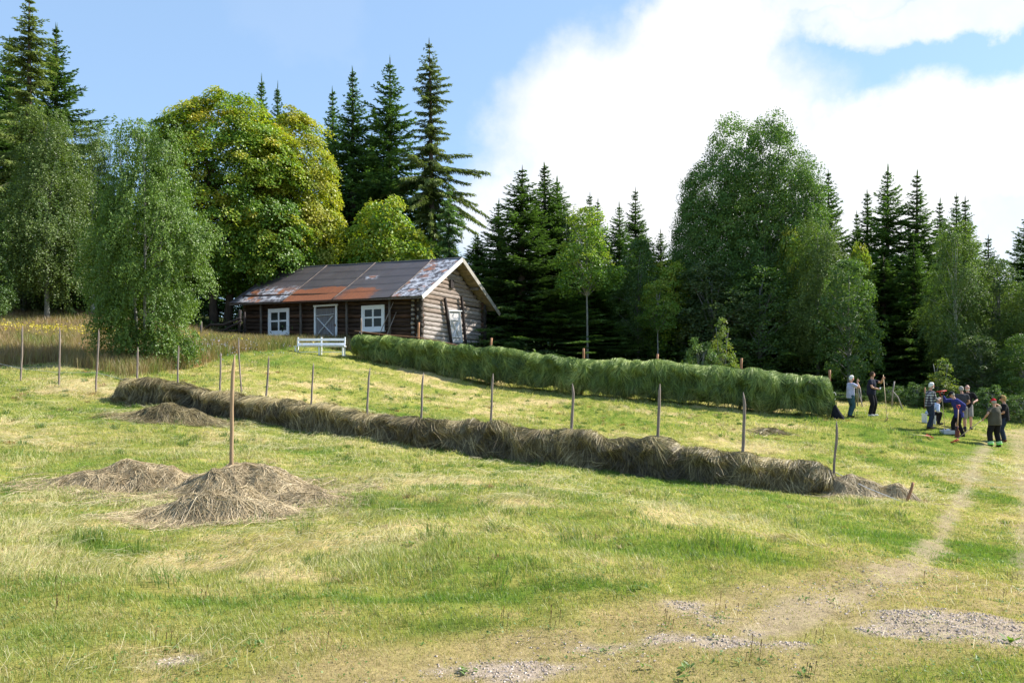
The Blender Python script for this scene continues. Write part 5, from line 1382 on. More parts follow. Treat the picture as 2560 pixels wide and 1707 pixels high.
def hay_row(A, B, tops, bots, px_rng, w0, w1, pal, nstr, width, name, label, cat, seed, drape=(.25, .6), gap=0.):
    """hay hung over wires along a plan line; tops and bots are ridge and hem heights at photo columns"""
    g = np.random.default_rng(seed)
    d = B - A; Lg = np.linalg.norm(d); d = d / Lg; nrm2 = np.array([d[1], -d[0]]);
    if nrm2[1] > 0: nrm2 = -nrm2          # towards the camera
    def col(tab):
        s_, z_ = [], []
        for px, py in tab:
            p, s = on_line(A, B, px); s_.append(s * Lg); z_.append(EYE + (HY - py) / F * p[1])
        return np.array(s_), np.array(z_)
    ts, tz_ = col(tops); bs, bz_ = col(bots)
    s0, s1 = on_line(A, B, px_rng[0])[1] * Lg, on_line(A, B, px_rng[1])[1] * Lg
    def surf(s, v, side):
        zt = np.interp(s, ts, tz_) + (fbm(s * 1.1, 0 * s + seed, 3, seed) - .5) * .22 + (vnoise(s * 2.9, 0 * s, seed + 5) - .5) * .12
        zb = np.interp(s, bs, bz_) + (fbm(s * 1.9, 0 * s + 3, 3, seed + 2) - .5) * (.20 + 3.2 * gap) + gap
        e = np.minimum(np.clip((s - s0) / .28, 0, 1), np.clip((s1 - s) / .28, 0, 1)); e = np.sqrt(np.clip(1 - (1 - e) ** 2, 0, 1))
        zt = zb + (zt - zb) * (.35 + .65 * e)
        lat = w0 * np.sin(np.clip(v / .30, 0, 1) * np.pi / 2) + (w1 - w0) * v
        lump = (fbm(s * 1.6 + 7 * side, v * 1.8, 3, seed + 9) - .5) * (.46 if gap == 0 else .62) + (fbm(s * 2.6 + 5 * side, v * .5, 2, seed + 13) - .5) * (.10 if gap == 0 else .30) + (fbm(s * 4 + 3 * side, v * 3, 2, seed + 11) - .5) * .24
        lat = (lat + lump * np.clip(v * 3, 0, 1)) * (.25 + .75 * e)
        z = zt - (zt - zb) * np.clip(v, 0, 1.2) ** 1.25
        return np.stack([A[0] + d[0] * s + nrm2[0] * lat * side, A[1] + d[1] * s + nrm2[1] * lat * side, z], -1)
    mb = MB()
    ns = int((s1 - s0) / .12); S1 = np.linspace(s0, s1, ns)
    V1 = np.concatenate([-np.linspace(1, 0, 9), np.linspace(0, 1, 9)[1:]])
    Pm = np.array([surf(S1, np.full(ns, abs(v)), 1. if v >= 0 else -1.) for v in V1])
    # sink the core a little under the strands
    ctr = np.stack([A[0] + d[0] * S1, A[1] + d[1] * S1], -1)
    Pm[..., :2] = ctr + (Pm[..., :2] - ctr) * .90; Pm[..., 2] -= .02
    pc = np.clip(fbm(S1 * .8, 0 * S1, 3, seed + 20), 0, 1)
    mb.grid(Pm, np.broadcast_to((pal[0] * .75 + pal[1] * .25), Pm.shape))  # core coloured darker than the strands to deepen the shade between them
    n = nstr
    s = g.uniform(s0 + .02, s1 - .02, n); v = g.random(n) ** 1.1 * .95; side = np.where(g.random(n) < .72, 1., -1.)
    v = np.where(g.random(n) < .35, g.random(n) * .3, v)
    ln = g.uniform(drape[0], drape[1], n); ang = g.normal(0, .42, n) + (fbm(s * 3.2, v * 2.5, 2, seed + 31) - .5) * 3.4
    hgt = np.maximum(np.interp(s, ts, tz_) - np.interp(s, bs, bz_), .3)
    P = np.empty((n, 5, 3)); off = g.uniform(.0, .05, n) + .09 * (g.random(n) < .12) + .20 * g.random(n) * (g.random(n) < .035) + (.10 if gap == 0 else .16) * sstep(.5, .75, vnoise(s * 4.5 + 20, v * 4, seed + 70))
    for i, t in enumerate((0, .25, .5, .75, 1.)):
        ss = np.clip(s + np.sin(ang) * ln * t, s0 - .12, s1 + .12); vv = np.clip(v + np.cos(ang) * ln / hgt * t * .9, -.0, 1.08 + .22 * vnoise(s * 3, 0 * s, seed + 81))
        sd_ = np.where(vv < 0, -side, side)
        q = surf(np.clip(ss, s0, s1), np.abs(vv), sd_)  # over the ridge it changes sides
        o = off + .035 * np.sin(t * 3) + .03 * t * g.random(n)
        q[:, 0] += nrm2[0] * o * sd_; q[:, 1] += nrm2[1] * o * sd_; q[:, 2] += .05 * (1 - np.clip(vv * 3, 0, 1)) * (1 - t) + g.normal(0, .008, n) - (ss - np.clip(ss, s0, s1)) ** 2 * .6
        q[:, 0] += d[0] * (ss - np.clip(ss, s0, s1)); q[:, 1] += d[1] * (ss - np.clip(ss, s0, s1))
        P[:, i] = q
    T = nrm(P[:, -1] - P[:, 0]); Wd = nrm(np.cross(T, np.append(nrm2, .35) + g.normal(0, .5, (n, 3))))
    wv = Wd[:, None] * (np.array([.7, 1, 1, .8, .2])[None, :, None] * width * g.uniform(.6, 1.3, (n, 1, 1)) * .5)
    patch = fbm(s * 2.2, v * 3, 3, seed + 40) * 2.1 - .6 + (fbm(s * .75, v * 1.2, 2, seed + 45) - .5) * .9 + .42 * (1 - sstep(0, .32, v)) - .06  # patchy tone, with the sunlit ridge painted paler into the top strands
    c = hay_cols(g, pal, n, patch)
    c = mixc(c, c * [1.15, .80, .75], sstep(.6, 1., v)) if pal is H_GRN else c
    mb.ribbons(P, wv, c)
    o = mb.build(name, HAY_M, smooth=False)
    return tag(o, label, cat)


D = 1.0884
near_top = [(px * D, py * D) for px, py in ((285, 878), (300, 868), (420, 884), (500, 900), (600, 914), (720, 929), (850, 942), (970, 963), (1130, 971), (1310, 993), (1420, 1012), (1510, 1012), (1600, 1024), (1700, 1040), (1800, 1056), (1925, 1080))]
near_bot = [(px * D, py * D - 4) for px, py in ((280, 919), (300, 925), (500, 951), (700, 985), (850, 1010), (1000, 1030), (1200, 1055), (1400, 1085), (1600, 1104), (1800, 1119), (1930, 1134))]
hay_row(RA, RB, near_top, near_bot, (308, 2100), .22, .35, H_DRY, 52000, .010, 'hay_row', 'long low row of brown drying hay crossing the whole meadow', 'hay row', 51, drape=(.22, .6))
far_top = [(880, 842), (893, 838), (1034, 849), (1120, 860), (1208, 872), (1232, 862), (1300, 878), (1458, 897), (1560, 898), (1644, 905), (1740, 912), (1850, 922), (1960, 935), (2090, 945)]
far_bot = [(880, 890), (893, 891), (1034, 917), (1121, 936), (1208, 951), (1300, 962), (1469, 982), (1633, 994), (1760, 1006), (1850, 1015), (1960, 1028), (2090, 1040)]
hay_row(FA, FB, far_top, far_bot, (891, 2084), .34, .36, H_GRN, 42000, .017, 'hay_row', 'tall row of fresh green hay hung to dry below the barn', 'hay row', 61, drape=(.25, .65), gap=.07)


def heap(cx, cy, bumps, ext, pal, nstr, width, name, label, seed, ln=(.2, .6), flat=0.):
    g = np.random.default_rng(seed)
    def hh(x, y):
        h = np.zeros_like(x)
        for dx, dy, rx, ry, a, ht in bumps:
            ca, sa = math.cos(a), math.sin(a); X = (x - cx - dx) * ca + (y - cy - dy) * sa; Y = -(x - cx - dx) * sa + (y - cy - dy) * ca
            h = np.maximum(h, ht * np.exp(-((np.hypot(X / rx, Y / ry)) ** 2.7)))
        return h * (.55 + .9 * fbm(x * 1.8, y * 1.8, 3, seed)) + h * (fbm(x * 4, y * 4, 2, seed + 3) - .5) * .5
    m = 70; X, Y = np.meshgrid(np.linspace(cx - ext[0], cx + ext[0], m), np.linspace(cy - ext[1], cy + ext[1], m))
    Z = terrain(X, Y) + hh(X, Y) - .05
    mb = MB(); mb.grid(np.stack([X, Y, Z], -1), np.broadcast_to(pal[0] * .6 + pal[1] * .3, X.shape + (3,)))
    n = nstr * 5; x = g.uniform(cx - ext[0], cx + ext[0], n); y = g.uniform(cy - ext[1], cy + ext[1], n)
    h = hh(x, y); k = g.random(n) < np.clip(h / .22, 0, 1) ** .8 + .0; x, y = x[k][:nstr], y[k][:nstr]; n = len(x)
    e = .05; gx_ = (hh(x + e, y) - hh(x - e, y)) / (2 * e); gy_ = (hh(x, y + e) - hh(x, y - e)) / (2 * e)
    a = np.arctan2(-gy_, -gx_); steep = np.clip(np.hypot(gx_, gy_), 0, 1)
    a = a + g.normal(0, 1, n) * (2.1 - .7 * steep) + (fbm(x * 1.5, y * 1.5, 2, seed + 8) - .5) * 1.2
    l = g.uniform(ln[0], ln[1], n)
    P = np.empty((n, 5, 3)); lift = g.uniform(0, .05, n) * np.clip(hh(x, y) / .2, .3, 1); cur = g.normal(0, .5, n)
    for i, t in enumerate((-.5, -.25, 0, .25, .5)):
        xx = x + np.cos(a + cur * t) * l * t; yy = y + np.sin(a + cur * t) * l * t
        P[:, i, 0] = xx; P[:, i, 1] = yy; P[:, i, 2] = terrain(xx, yy) + np.maximum(hh(xx, yy) - .03, .015) + lift * math.cos(t * 2.6)
    T = nrm(P[:, -1] - P[:, 0]); Wd = nrm(np.cross(T, g.normal(0, .6, (n, 3)) + [0, -.4, 1]))
    wv = Wd[:, None] * (np.array([.5, 1, 1, .8, .3])[None, :, None] * width * g.uniform(.6, 1.3, (n, 1, 1)) * .5)
    mb.ribbons(P, wv, hay_cols(g, pal, n, fbm(x * 2, y * 2, 3, seed + 30)))
    return tag(mb.build(name, HAY_M, smooth=False), label, 'hay heap', 'loose hay heaps')


pp = G(577, 1232); px_m = pp[1] / F
def hp(px, py): q = G(px, py); return q[0] - pp[0], q[1] - pp[1]
a1 = hp(600, 1240); a2 = hp(555, 1285); a3 = hp(720, 1255)
heap(pp[0] + .1, pp[1], [(.12, .05, .82, .62, 0, .45), (a3[0], a3[1], .85, .42, -.2, .15), (.6, -.2, .7, .45, 0, .22), (.0, -.1, 1.7, 1.0, 0, .055)], (2.2, 1.7), H_TAN, 20000, .0062, 'hay_heap', 'rounded straw-coloured hay heap around the foot of the bare pole', 71)
heap(pp[0] + a2[0], pp[1] + a2[1], [(-.02, .02, .84, .42, .1, .33), (-.5, .3, .5, .35, 0, .10)], (1.6, 1.1), H_TAN, 12000, .0062, 'hay_heap', 'low rounded hay heap just in front of the one with the pole', 72)
a4 = G(345, 1215)
heap(a4[0], a4[1], [(.05, .1, 1.05, .5, .12, .31), (-.6, -.05, .7, .4, .1, .20), (.9, -.3, .8, .35, 0, .12), (.2, 0, 1.6, .7, 0, .05)], (2.4, 1.5), H_TAN, 15000, .0064, 'hay_heap', 'flat brownish hay heap left of the one with the pole', 73)
a5 = G(437, 1052)
heap(a5[0], a5[1], [(0, 0, .95, .5, 0, .36), (-1.0, .1, .8, .4, 0, .12)], (2.0, 1.3), H_DRY, 9000, .009, 'hay_heap', 'small greenish-brown hay heap before the upper end of the brown hay row', 74)
a6 = G(2175, 1245)
heap(a6[0], a6[1], [(-.25, .1, .62, .42, -.2, .42), (.4, -.1, .5, .3, -.2, .28)], (1.7, 1.2), H_TAN, 9000, .0075, 'hay_heap', 'hay heap spilling off the lower end of the brown hay row', 75)
a7 = G(1925, 1080)
heap(a7[0], a7[1], [(0, 0, .5, .4, 0, .13), (-.5, -.4, .3, .3, 0, .09)], (1.4, 1.4), H_DRY, 1200, .016, 'hay_heap', 'thin pale patch of raked hay between the two hay rows', 76)

# ================================================================== stakes
STAKE_G = std_mat('weathered_stake', (.235, .185, .155), rough=.85, var=.35, scale=5, bump=.3, stretch=(6, 6, .8))
STAKE_N = std_mat('fresh_stake', (.34, .23, .13), rough=.7, var=.25, scale=4, bump=.2, stretch=(6, 6, .8))
STAKE_R = std_mat('red_brown_stake', (.33, .165, .085), rough=.8, var=.3, scale=5, bump=.2, stretch=(6, 6, .8))


def stake(top, base, r, m, label, group, name='stake', pointed=True, seed=0):
    g = np.random.default_rng(seed)
    base = base.copy(); gz_ = tz(base[0], base[1]); n = 9
    bb = base.copy(); bb[2] = gz_ - .15
    t = np.linspace(0, 1, n)[:, None]; p = bb + (top - bb) * t
    p[1:-1, :2] += np.cumsum(g.normal(0, .006, (n - 2, 2)), 0)
    rr = r * (1.08 - .16 * t[:, 0]) * (1 + g.normal(0, .05, n))
    if pointed:
        p = np.vstack([p[:-1], p[-1] + (p[-2] - p[-1]) * .55, p[-1]]); rr = np.append(rr[:-1], [r * .8, r * .18])
    mb = MB(); mb.tube(p, rr, 8)
    return tag(mb.build(name, m, loc=(base[0], base[1], gz_)), label, 'stake', group)


GA = 'grey stakes of the brown hay row'
NS = [((57, 813), (51, 950)), ((149, 818), (147, 965)), ((247, 824), (239, 978)), ((345, 867), (342, 1003)), ((447, 863), (443, 1020)), ((552, 880), (549, 1034)),
      ((672, 889), (660, 1052)), ((784, 907), (775, 1068)), ((925, 920), (919, 1092)), ((1059, 931), (1050, 1112)), ((1233, 933), (1224, 1137)),
      ((1431, 958), (1425, 1166)), ((1650, 959), (1637, 1192)), ((1858, 980), (1850, 1215)), ((2091, 1052), (2081, 1237))]
NL = ['outermost grey stake at the left edge of the meadow, clear of any hay', 'grey stake with bare wire, second from the left edge of the meadow', 'grey stake with bare wire, last one before the brown hay row begins',
      'grey stake in the upper end of the brown hay row, before the front birch', 'grey stake just right of the front birch trunk, second in the brown hay row', 'short grey stake left of the fresh pointed pole, third in the brown hay row',
      'slanting grey stake right of the fresh pointed pole, fourth in the brown hay row', 'grey stake below the left arm of the white bench, fifth in the brown hay row', 'grey stake right of the white bench, sixth in the brown hay row',
      'grey stake below the gable door of the barn, seventh in the brown hay row', 'grey stake below the rear corner of the barn, eighth in the brown hay row', 'grey stake below the lime aspen stem, ninth in the brown hay row',
      'grey stake, tenth in the brown hay row, left of the silvery bush', 'grey stake with a blade-like tip, last but one in the brown hay row', 'thin grey stake at the lower end of the brown hay row, wire tied on']
stk = []
for i, (t_, b_) in enumerate(NS):
    base = line_pt(RA, RB, *b_); top = at(t_[0], t_[1], base[1] - .02)
    stake(top, base, .028 if i not in (12, 13, 11) else .034, STAKE_G, NL[i], GA, seed=i); stk.append((top, base))
# stray stake behind the row, bare pole in the heap, short anchor stake
b_ = at(605, 990, 26.8); b_[2] = tz(b_[0], b_[1]); stake(at(597, 843, 26.8), b_, .027, STAKE_G, 'thin grey stake standing by itself behind the brown hay row, leaning away', 'lone stakes', seed=40)
b_ = np.array([pp[0], pp[1], 0]); stake(at(587, 887, pp[1]), b_, .031, STAKE_N, 'fresh yellow-brown pointed pole rising from the nearest hay heap', None, 'pole', seed=41)
b_ = np.append(G(2259, 1262), 0); anchor = at(2283, 1206, b_[1] + .1); stake(anchor, b_, .03, STAKE_R, 'short reddish stake slanting at the end of the white wire', None, 'anchor_stake', False, seed=42)
FG = 'red-brown stakes of the green hay row'
FS = [((903, 795), (903, 893)), ((1047, 806), (1045, 921)), ((1229, 845), (1226, 956)), ((1459, 871), (1453, 988)), ((1644, 885), (1642, 1002)), ((1854, 895), (1850, 1023)), ((2074, 925), (2070, 1043))]
FL = ['grey-brown stake at the upper end of the green hay row, before the second barn window', 'red-brown stake in the green hay row at the near barn corner', 'red-brown stake in the green hay row by the rear barn corner',
      'red-brown stake in the green hay row beside the grey aspen stem', 'red-brown stake in the green hay row left of the silvery bush', 'red-brown stake in the green hay row right of the yellow-green sapling', 'red-brown stake at the lower end of the green hay row']
for i, (t_, b2) in enumerate(FS):
    base = line_pt(FA, FB, *b2); stake(at(t_[0], t_[1], base[1]), base, .058 if i else .045, STAKE_R if i else STAKE_G, FL[i], FG, pointed=False, seed=60 + i)
# bare rail on the upper stakes of the green row
mb = MB(); rl = [line_pt(FA, FB, px, py) for px, py in ((888, 827), (905, 829), (965, 837), (1045, 843), (1130, 860), (1225, 884), (1240, 888))]
mb.tube([p + np.array([0, -.09, 0]) for p in rl], [.026, .03, .03, .028, .028, .024, .022], 6)
tag(mb.build('rail', STAKE_R, loc=rl[0]), 'thin reddish rail lashed along the upper stakes of the green hay row', 'rail')
# wires
WIRE_M = std_mat('wire', (.52, .52, .53), rough=.4, var=.1, metal=.6)
CORD_M = std_mat('white_cord', (.72, .72, .74), rough=.6, var=.05)
wl = [line_pt(RA, RB, px, py) for px, py in ((-40, 904), (0, 909), (54, 921), (147, 931), (242, 931), (315, 950), (345, 958))]
wl = [p + np.array([0, -.03, 0]) for p in wl]
mb = MB(); mb.tube(wl, .006, 5); tag(mb.build('wire', WIRE_M, loc=wl[0]), 'thin wire strung on the three bare stakes at the left', 'wire')
mb = MB(); p0 = line_pt(RA, RB, 2088, 1180); p1 = b_ * 0 + np.append(G(2257, 1262), 0); p1[2] = tz(p1[0], p1[1]) + .02
mb.tube([p0, (p0 + p1) / 2 - [0, 0, .03], p1], .007, 5); tag(mb.build('wire', CORD_M, loc=p0), 'white wire running down from the last grey stake to the short anchor', 'wire')

# poles and posts near the wood
def post_thing(pts, r, m, name, label, cat, braces=()):
    base = pts[0]; mb = MB(); mb.tube(pts, r, 7); 
    if not braces: return tag(mb.build(name, m, loc=base), label, cat)
    t_ = thing(name, label, cat, base); mb.build('upright', m, t_)
    for bq in braces: q = MB(); q.tube(bq, r * .8, 6); q.build('brace', m, t_)
    return t_


def gp(px, py, Y): p = at(px, py, Y); p[2] = tz(p[0], p[1]) - .1; return p


post_thing([gp(2229, 1010, 39), at(2232, 978, 39), at(2236, 953, 39)], .035, POLE_G, 'brace_post', 'grey post with a slanting strut at the forest edge, between the two groups', 'post', [[at(2232, 978, 38.95), at(2245, 993, 38.8), gp(2259, 1008, 38.6)]])
post_thing([gp(2144, 1012, 39.5), at(2146, 975, 39.5), at(2147, 962, 39.5)], .03, POLE_G, 'brace_post', 'thin post with two struts at the forest edge behind the gloved hand', 'post', [[at(2146, 978, 39.5), gp(2158, 1000, 39.3)], [at(2150, 968, 39.5), gp(2156, 1000, 39.4)]])
post_thing([gp(2312, 1012, 40), at(2312, 968, 40)], .035, STAKE_R, 'post', 'red-brown post behind the person in the plaid shirt', 'post')
post_thing([gp(501, 848, 45), at(503, 822, 45), at(503, 804, 45)], .06, POST_M, 'post', 'weathered grey post in the grass left of the barn', 'post')
# rough log fence at the left end of the barn
lf = gp(598, 850, 48.2); lt = thing('log_fence', 'rough fence of dark crooked logs between the maple trunk and the barn', 'fence', lf)
for pts, r, nm in (([gp(598, 852, 48.2), at(599, 800, 48.2), at(600, 775, 48.2)], .10, 'post'), ([gp(612, 852, 48.6), at(612, 780, 48.6)], .06, 'post'),
                   ([at(498, 838, 49), at(525, 812, 48.7), at(560, 812, 48.5), at(601, 795, 48.0)], .075, 'rail'), ([at(520, 842, 48.3), at(560, 825, 48.2), at(604, 802, 48.0)], .065, 'rail'), ([at(535, 826, 48.9), at(606, 827, 48.4)], .05, 'rail')):
    mb = MB(); mb.tube(pts, r, 7); mb.build(nm, BLACK_M, lt)
# ================================================================== people
SKIN_M = std_mat('skin', (.5, .3, .2), rough=.6, var=.06, scale=12, use_attr=True)
def cloth(name, c, var=.18): return std_mat(name, c, rough=.9, var=var, scale=9, bump=.35, bscale=22, spec=.1)


def remesh(mb, vox):
    me = mb.mesh('tmp', SKIN_M, col=False)
    o = bpy.data.objects.new('tmp', me); COL.objects.link(o)
    m = o.modifiers.new('r', 'REMESH'); m.mode = 'VOXEL'; m.voxel_size = vox
    s = o.modifiers.new('s', 'SMOOTH'); s.factor = .5; s.iterations = 2
    dg = bpy.context.evaluated_depsgraph_get(); ev = o.evaluated_get(dg); em = ev.to_mesh()
    v = np.empty(len(em.vertices) * 3, np.float32); em.vertices.foreach_get('co', v)
    polys = [tuple(p.vertices) for p in em.polygons]
    ev.to_mesh_clear(); bpy.data.objects.remove(o); bpy.data.meshes.remove(me)
    q4 = np.array([p for p in polys if len(p) == 4]); q3 = np.array([p for p in polys if len(p) == 3])
    return v.reshape(-1, 3).astype(float), [q for q in (q4, q3) if len(q)]


def ik(a, b, l1, l2, pole):
    a, b, pole = [np.asarray(q, float) for q in (a, b, pole)]
    d = b - a; D_ = min(np.linalg.norm(d), (l1 + l2) * .999); u = d / np.linalg.norm(d)
    x = (l1 * l1 - l2 * l2 + D_ * D_) / (2 * D_); h = math.sqrt(max(l1 * l1 - x * x, 0))
    pv = pole - u * (pole @ u); pv = pv / max(np.linalg.norm(pv), 1e-6)
    return a + u * x + pv * h, a + u * D_


def hand(mb, wrist, d, palm, sx, curl, col):
    """palm plus five fingers; d finger direction, palm normal, sx which side the thumb is on"""
    d = nrm(d); palm = nrm(palm - d * (palm @ d)); s = np.cross(d, palm) * sx
    fl = (.070, .078, .072, .056)
    for i in range(4):
        r0 = wrist + d * .085 + s * (.030 - .020 * i)
        a1 = nrm(d * math.cos(curl * .5) + palm * math.sin(curl * .5)); a2 = nrm(d * math.cos(curl * 1.2) + palm * math.sin(curl * 1.2)); a3 = nrm(d * math.cos(curl * 1.9) + palm * math.sin(curl * 1.9))
        p1 = r0 + a1 * fl[i] * .42; p2 = p1 + a2 * fl[i] * .33; p3 = p2 + a3 * fl[i] * .25
        mb.tube([r0 - d * .02, r0, p1, p2, p3], [.0095, .0095, .009, .0085, .006], 6, col=col)
    t0 = wrist + d * .03 + s * .03; t1 = t0 + nrm(d * .6 + s * .7 + palm * .4) * .04; t2 = t1 + nrm(d * .9 + s * .1 + palm * .6) * .032
    mb.tube([t0 - s * .01, t0, t1, t2], [.012, .012, .011, .007], 6, col=col)


def person(px, feet_py, Y, height, yaw, label, sp):
    """yaw: direction faced, degrees clockwise from 'away from the viewer'. sp: pose and clothes."""
    k = height / 1.75; base = at(px, feet_py, Y); base[2] = tz(base[0], base[1])
    root = thing('person', label, 'person', base, 'people making hay')
    ya = math.radians(yaw); fw = np.array([math.sin(ya), math.cos(ya), 0]); rt = np.array([math.cos(ya), -math.sin(ya), 0]); up = np.array([0, 0, 1.])
    M = np.stack([rt, fw, up], 1)                       # local (right, forward, up) -> world
    Wd = lambda q: base + M @ (np.asarray(q, float) * k)
    lean = math.radians(sp.get('lean', 4)); side = math.radians(sp.get('side', 0)); seat = sp.get('seat')
    pel = np.array(sp.get('pelvis', (0, 0, .95)))
    ax = np.array([math.sin(side), math.sin(lean), math.cos(lean)]); ax = ax / np.linalg.norm(ax); fx = np.array([0, math.cos(lean), -math.sin(lean)])
    bend = math.radians(sp.get('bend', 0)); ax2 = nrm(np.array([math.sin(side), math.sin(lean + bend), math.cos(lean + bend)])); fx2 = np.array([0, math.cos(lean + bend), -math.sin(lean + bend)])
    waist = pel + ax * .14; chest = waist + ax2 * .22; shc = chest + ax2 * .13; neck = shc + ax2 * .07
    hl = math.radians(sp.get('nod', 0)); ht = math.radians(sp.get('turn', 0))
    hd = nrm(np.array([math.sin(ht) * math.cos(hl), math.cos(ht) * math.cos(hl), -math.sin(hl)])); hup = nrm(up - hd * (up @ hd)); hrt = np.cross(hd, hup)
    head = neck + nrm(ax2 + up * .6) * .05 + hup * .125 + hd * .025
    HR = np.stack([hrt, hd, hup], 1)
    fat = sp.get('fat', 1.)
    sh = {s: shc + np.array([s * .185, 0, 0]) - ax2 * .015 for s in (-1, 1)}
    hip = {s: pel + np.array([s * .095, 0, -.02]) for s in (-1, 1)}
    feet = {s: np.array(sp.get('foot_r' if s > 0 else 'foot_l', (s * .11, 0.02 * s, 0))) for s in (-1, 1)}
    hands_ = {s: np.array(sp['hand_r' if s > 0 else 'hand_l']) for s in (-1, 1)}
    poles = {s: np.array(sp.get('elbow_r' if s > 0 else 'elbow_l', (s * .5, -.6, -.6))) for s in (-1, 1)}
    sk = np.array(sp.get('skin', (.50, .29, .20)))
    elb, wri, kne, ank = {}, {}, {}, {}
    for s in (-1, 1):
        elb[s], wri[s] = ik(sh[s], hands_[s], .285, .255, poles[s])
        a = feet[s] + [0, 0, .085]; kne[s], ank[s] = ik(hip[s], a, .44, .43, np.array(sp.get('knee', (0, 1., 0))) + [s * .12, 0, 0])
    fdir = {s: nrm(np.array(sp.get('toe_r' if s > 0 else 'toe_l', (s * .25, 1, 0)))) for s in (-1, 1)}
    # ---- body, one skin
    b_ = MB()
    b_.ell(head, (.074, .092, .108), HR); b_.ell(head - hup * .055 + hd * .032, (.054, .058, .058), HR)      # skull, jaw
    b_.ell(head + hd * .098 - hup * .018, (.014, .020, .024), HR); b_.ell(head + hd * .082 - hup * .055, (.03, .016, .016), HR); b_.ell(head + hd * .083 + hup * .022, (.045, .014, .012), HR)
    for s in (-1, 1): b_.ell(head + hrt * s * .077 - hup * .012, (.012, .022, .032), HR)
    b_.tube([shc - ax2 * .05, neck, head - hup * .05], [[.062, .060], [.054, .056], [.052, .056]], 12, side=[1, 0, 0])
    b_.tube([pel - ax * .08, pel + ax * .02, waist, chest, shc - ax2 * .0, shc + ax2 * .035], [[.135 * fat, .10 * fat], [.15 * fat, .105 * fat], [.135 * fat, .10 * fat], [.155, .11], [.14, .085], [.07, .06]], 16, side=[1, 0, 0])
    for s in (-1, 1):
        b_.tube([sh[s] - [s * .05, 0, .0], sh[s], (sh[s] + elb[s]) / 2, elb[s]], [.048, .054, .046, .038], 10); b_.ell(elb[s], .038 * np.ones(3))
        b_.tube([elb[s], elb[s] * .65 + wri[s] * .35, wri[s]], [.039, .041, .027], 10)
        d = nrm(np.array(sp.get('hdir_r' if s > 0 else 'hdir_l', wri[s] - elb[s]))); pn = np.array(sp.get('palm_r' if s > 0 else 'palm_l', (-s, .2, 0.)), float)
        pn = nrm(pn - d * (pn @ d)); b_.tube([wri[s] - d * .02, wri[s] + d * .03, wri[s] + d * .085], [[.026, .02], [.040, .018], [.040, .016]], 10, side=np.cross(d, pn))
        b_.tube([hip[s] + [0, 0, .05], hip[s], (hip[s] + kne[s]) / 2, kne[s]], [.085, .088, .072, .054], 12); b_.ell(kne[s], .055 * np.ones(3))
        b_.tube([kne[s], kne[s] * .65 + ank[s] * .35, ank[s], ank[s] - [0, 0, .04]], [.053, .056, .036, .036], 12)
        f0 = feet[s] + [0, 0, .04]; b_.tube([f0 - fdir[s] * .05, f0 + fdir[s] * .06, f0 + fdir[s] * .16], [[.034, .034], [.042, .032], [.036, .02]], 10, side=np.cross(fdir[s], up))
    v, fs = remesh(b_, .0135)
    c = np.tile(sk, (len(v), 1))
    r_ = (v - head) @ HR
    eye = np.zeros(len(v), bool)
    for s in (-1, 1): eye |= np.linalg.norm((r_ - [s * .032, .088, .012]) / [.016, .03, .009], axis=1) < 1
    c[eye] = (.03, .02, .02)
    mouth = np.linalg.norm((r_ - [0, .09, -.058]) / [.026, .03, .007], axis=1) < 1; c[mouth] = sk * [.75, .45, .45]
    chk = (r_[:, 1] > .05) & (np.abs(r_[:, 2] + .02) < .03); c[chk & ~eye & ~mouth] = sk * [1.05, .9, .88]
    o_ = MB(); o_.add(v, fs, c)
    for s in (-1, 1):
        d = nrm(np.array(sp.get('hdir_r' if s > 0 else 'hdir_l', wri[s] - elb[s]))); pn = np.array(sp.get('palm_r' if s > 0 else 'palm_l', (-s, .2, 0.)), float)
        hand(o_, wri[s], d, pn, s * -1, sp.get('curl_r' if s > 0 else 'curl_l', .9), sk)
    def out_(mb, name, m, **kw):
        mb.v = [(np.array(q) * k) @ M.T + base for q in mb.v]
        return mb.build(name, m, root, **kw)
    out_(o_, 'body', SKIN_M)
    def part(mb, name, m, vox=.016):
        v, fs = remesh(mb, vox); q = MB(); q.add(v, fs); return out_(q, name, m)
    # ---- shirt
    t = MB(); lo = sp.get('hem', .06); sl = sp.get('sleeve', .55); g_ = .016 if not sp.get('jacket') else .03
    t.tube([pel - ax * lo, pel + ax * .03, waist, chest, shc - ax2 * .01, shc + ax2 * .045], np.array([[.15 * fat, .115 * fat], [.155 * fat, .118 * fat], [.145 * fat, .113 * fat], [.165 * fat ** .5, .122 * fat ** .6], [.158 * fat ** .3, .098], [.085, .075]]) + g_, 18, side=[1, 0, 0])
    for s in (-1, 1):
        pts = [sh[s] - [s * .06, 0, .005], sh[s]]; rr = [.062 + g_, .064 + g_ * .8]
        if sl <= 1: pts += [sh[s] + (elb[s] - sh[s]) * sl * .5, sh[s] + (elb[s] - sh[s]) * sl]; rr += [.060 + g_ * .8, .060 + g_ * .8]
        else:
            e2 = elb[s] + (wri[s] - elb[s]) * (sl - 1); pts += [(sh[s] + elb[s]) / 2, elb[s]]; rr += [.056 + g_, .052 + g_]
            t.ell(elb[s], (.05 + g_) * np.ones(3)); pts2 = [elb[s], (elb[s] + e2) / 2, e2]; t.tube(pts2, [.050 + g_, .046 + g_, .037 + g_], 12)
        t.tube(pts, rr, 12)
    shirt = part(t, 'jacket' if sp.get('jacket') else 'shirt', sp['shirt'])
    # ---- trousers or shorts
    t = MB(); lg = sp.get('leg', 1.92)
    t.tube([pel - ax * .10, pel + ax * .0, pel + ax * .10], np.array([[.135 * fat, .11 * fat], [.152 * fat, .115 * fat], [.142 * fat, .108 * fat]]) + .012, 16, side=[1, 0, 0])
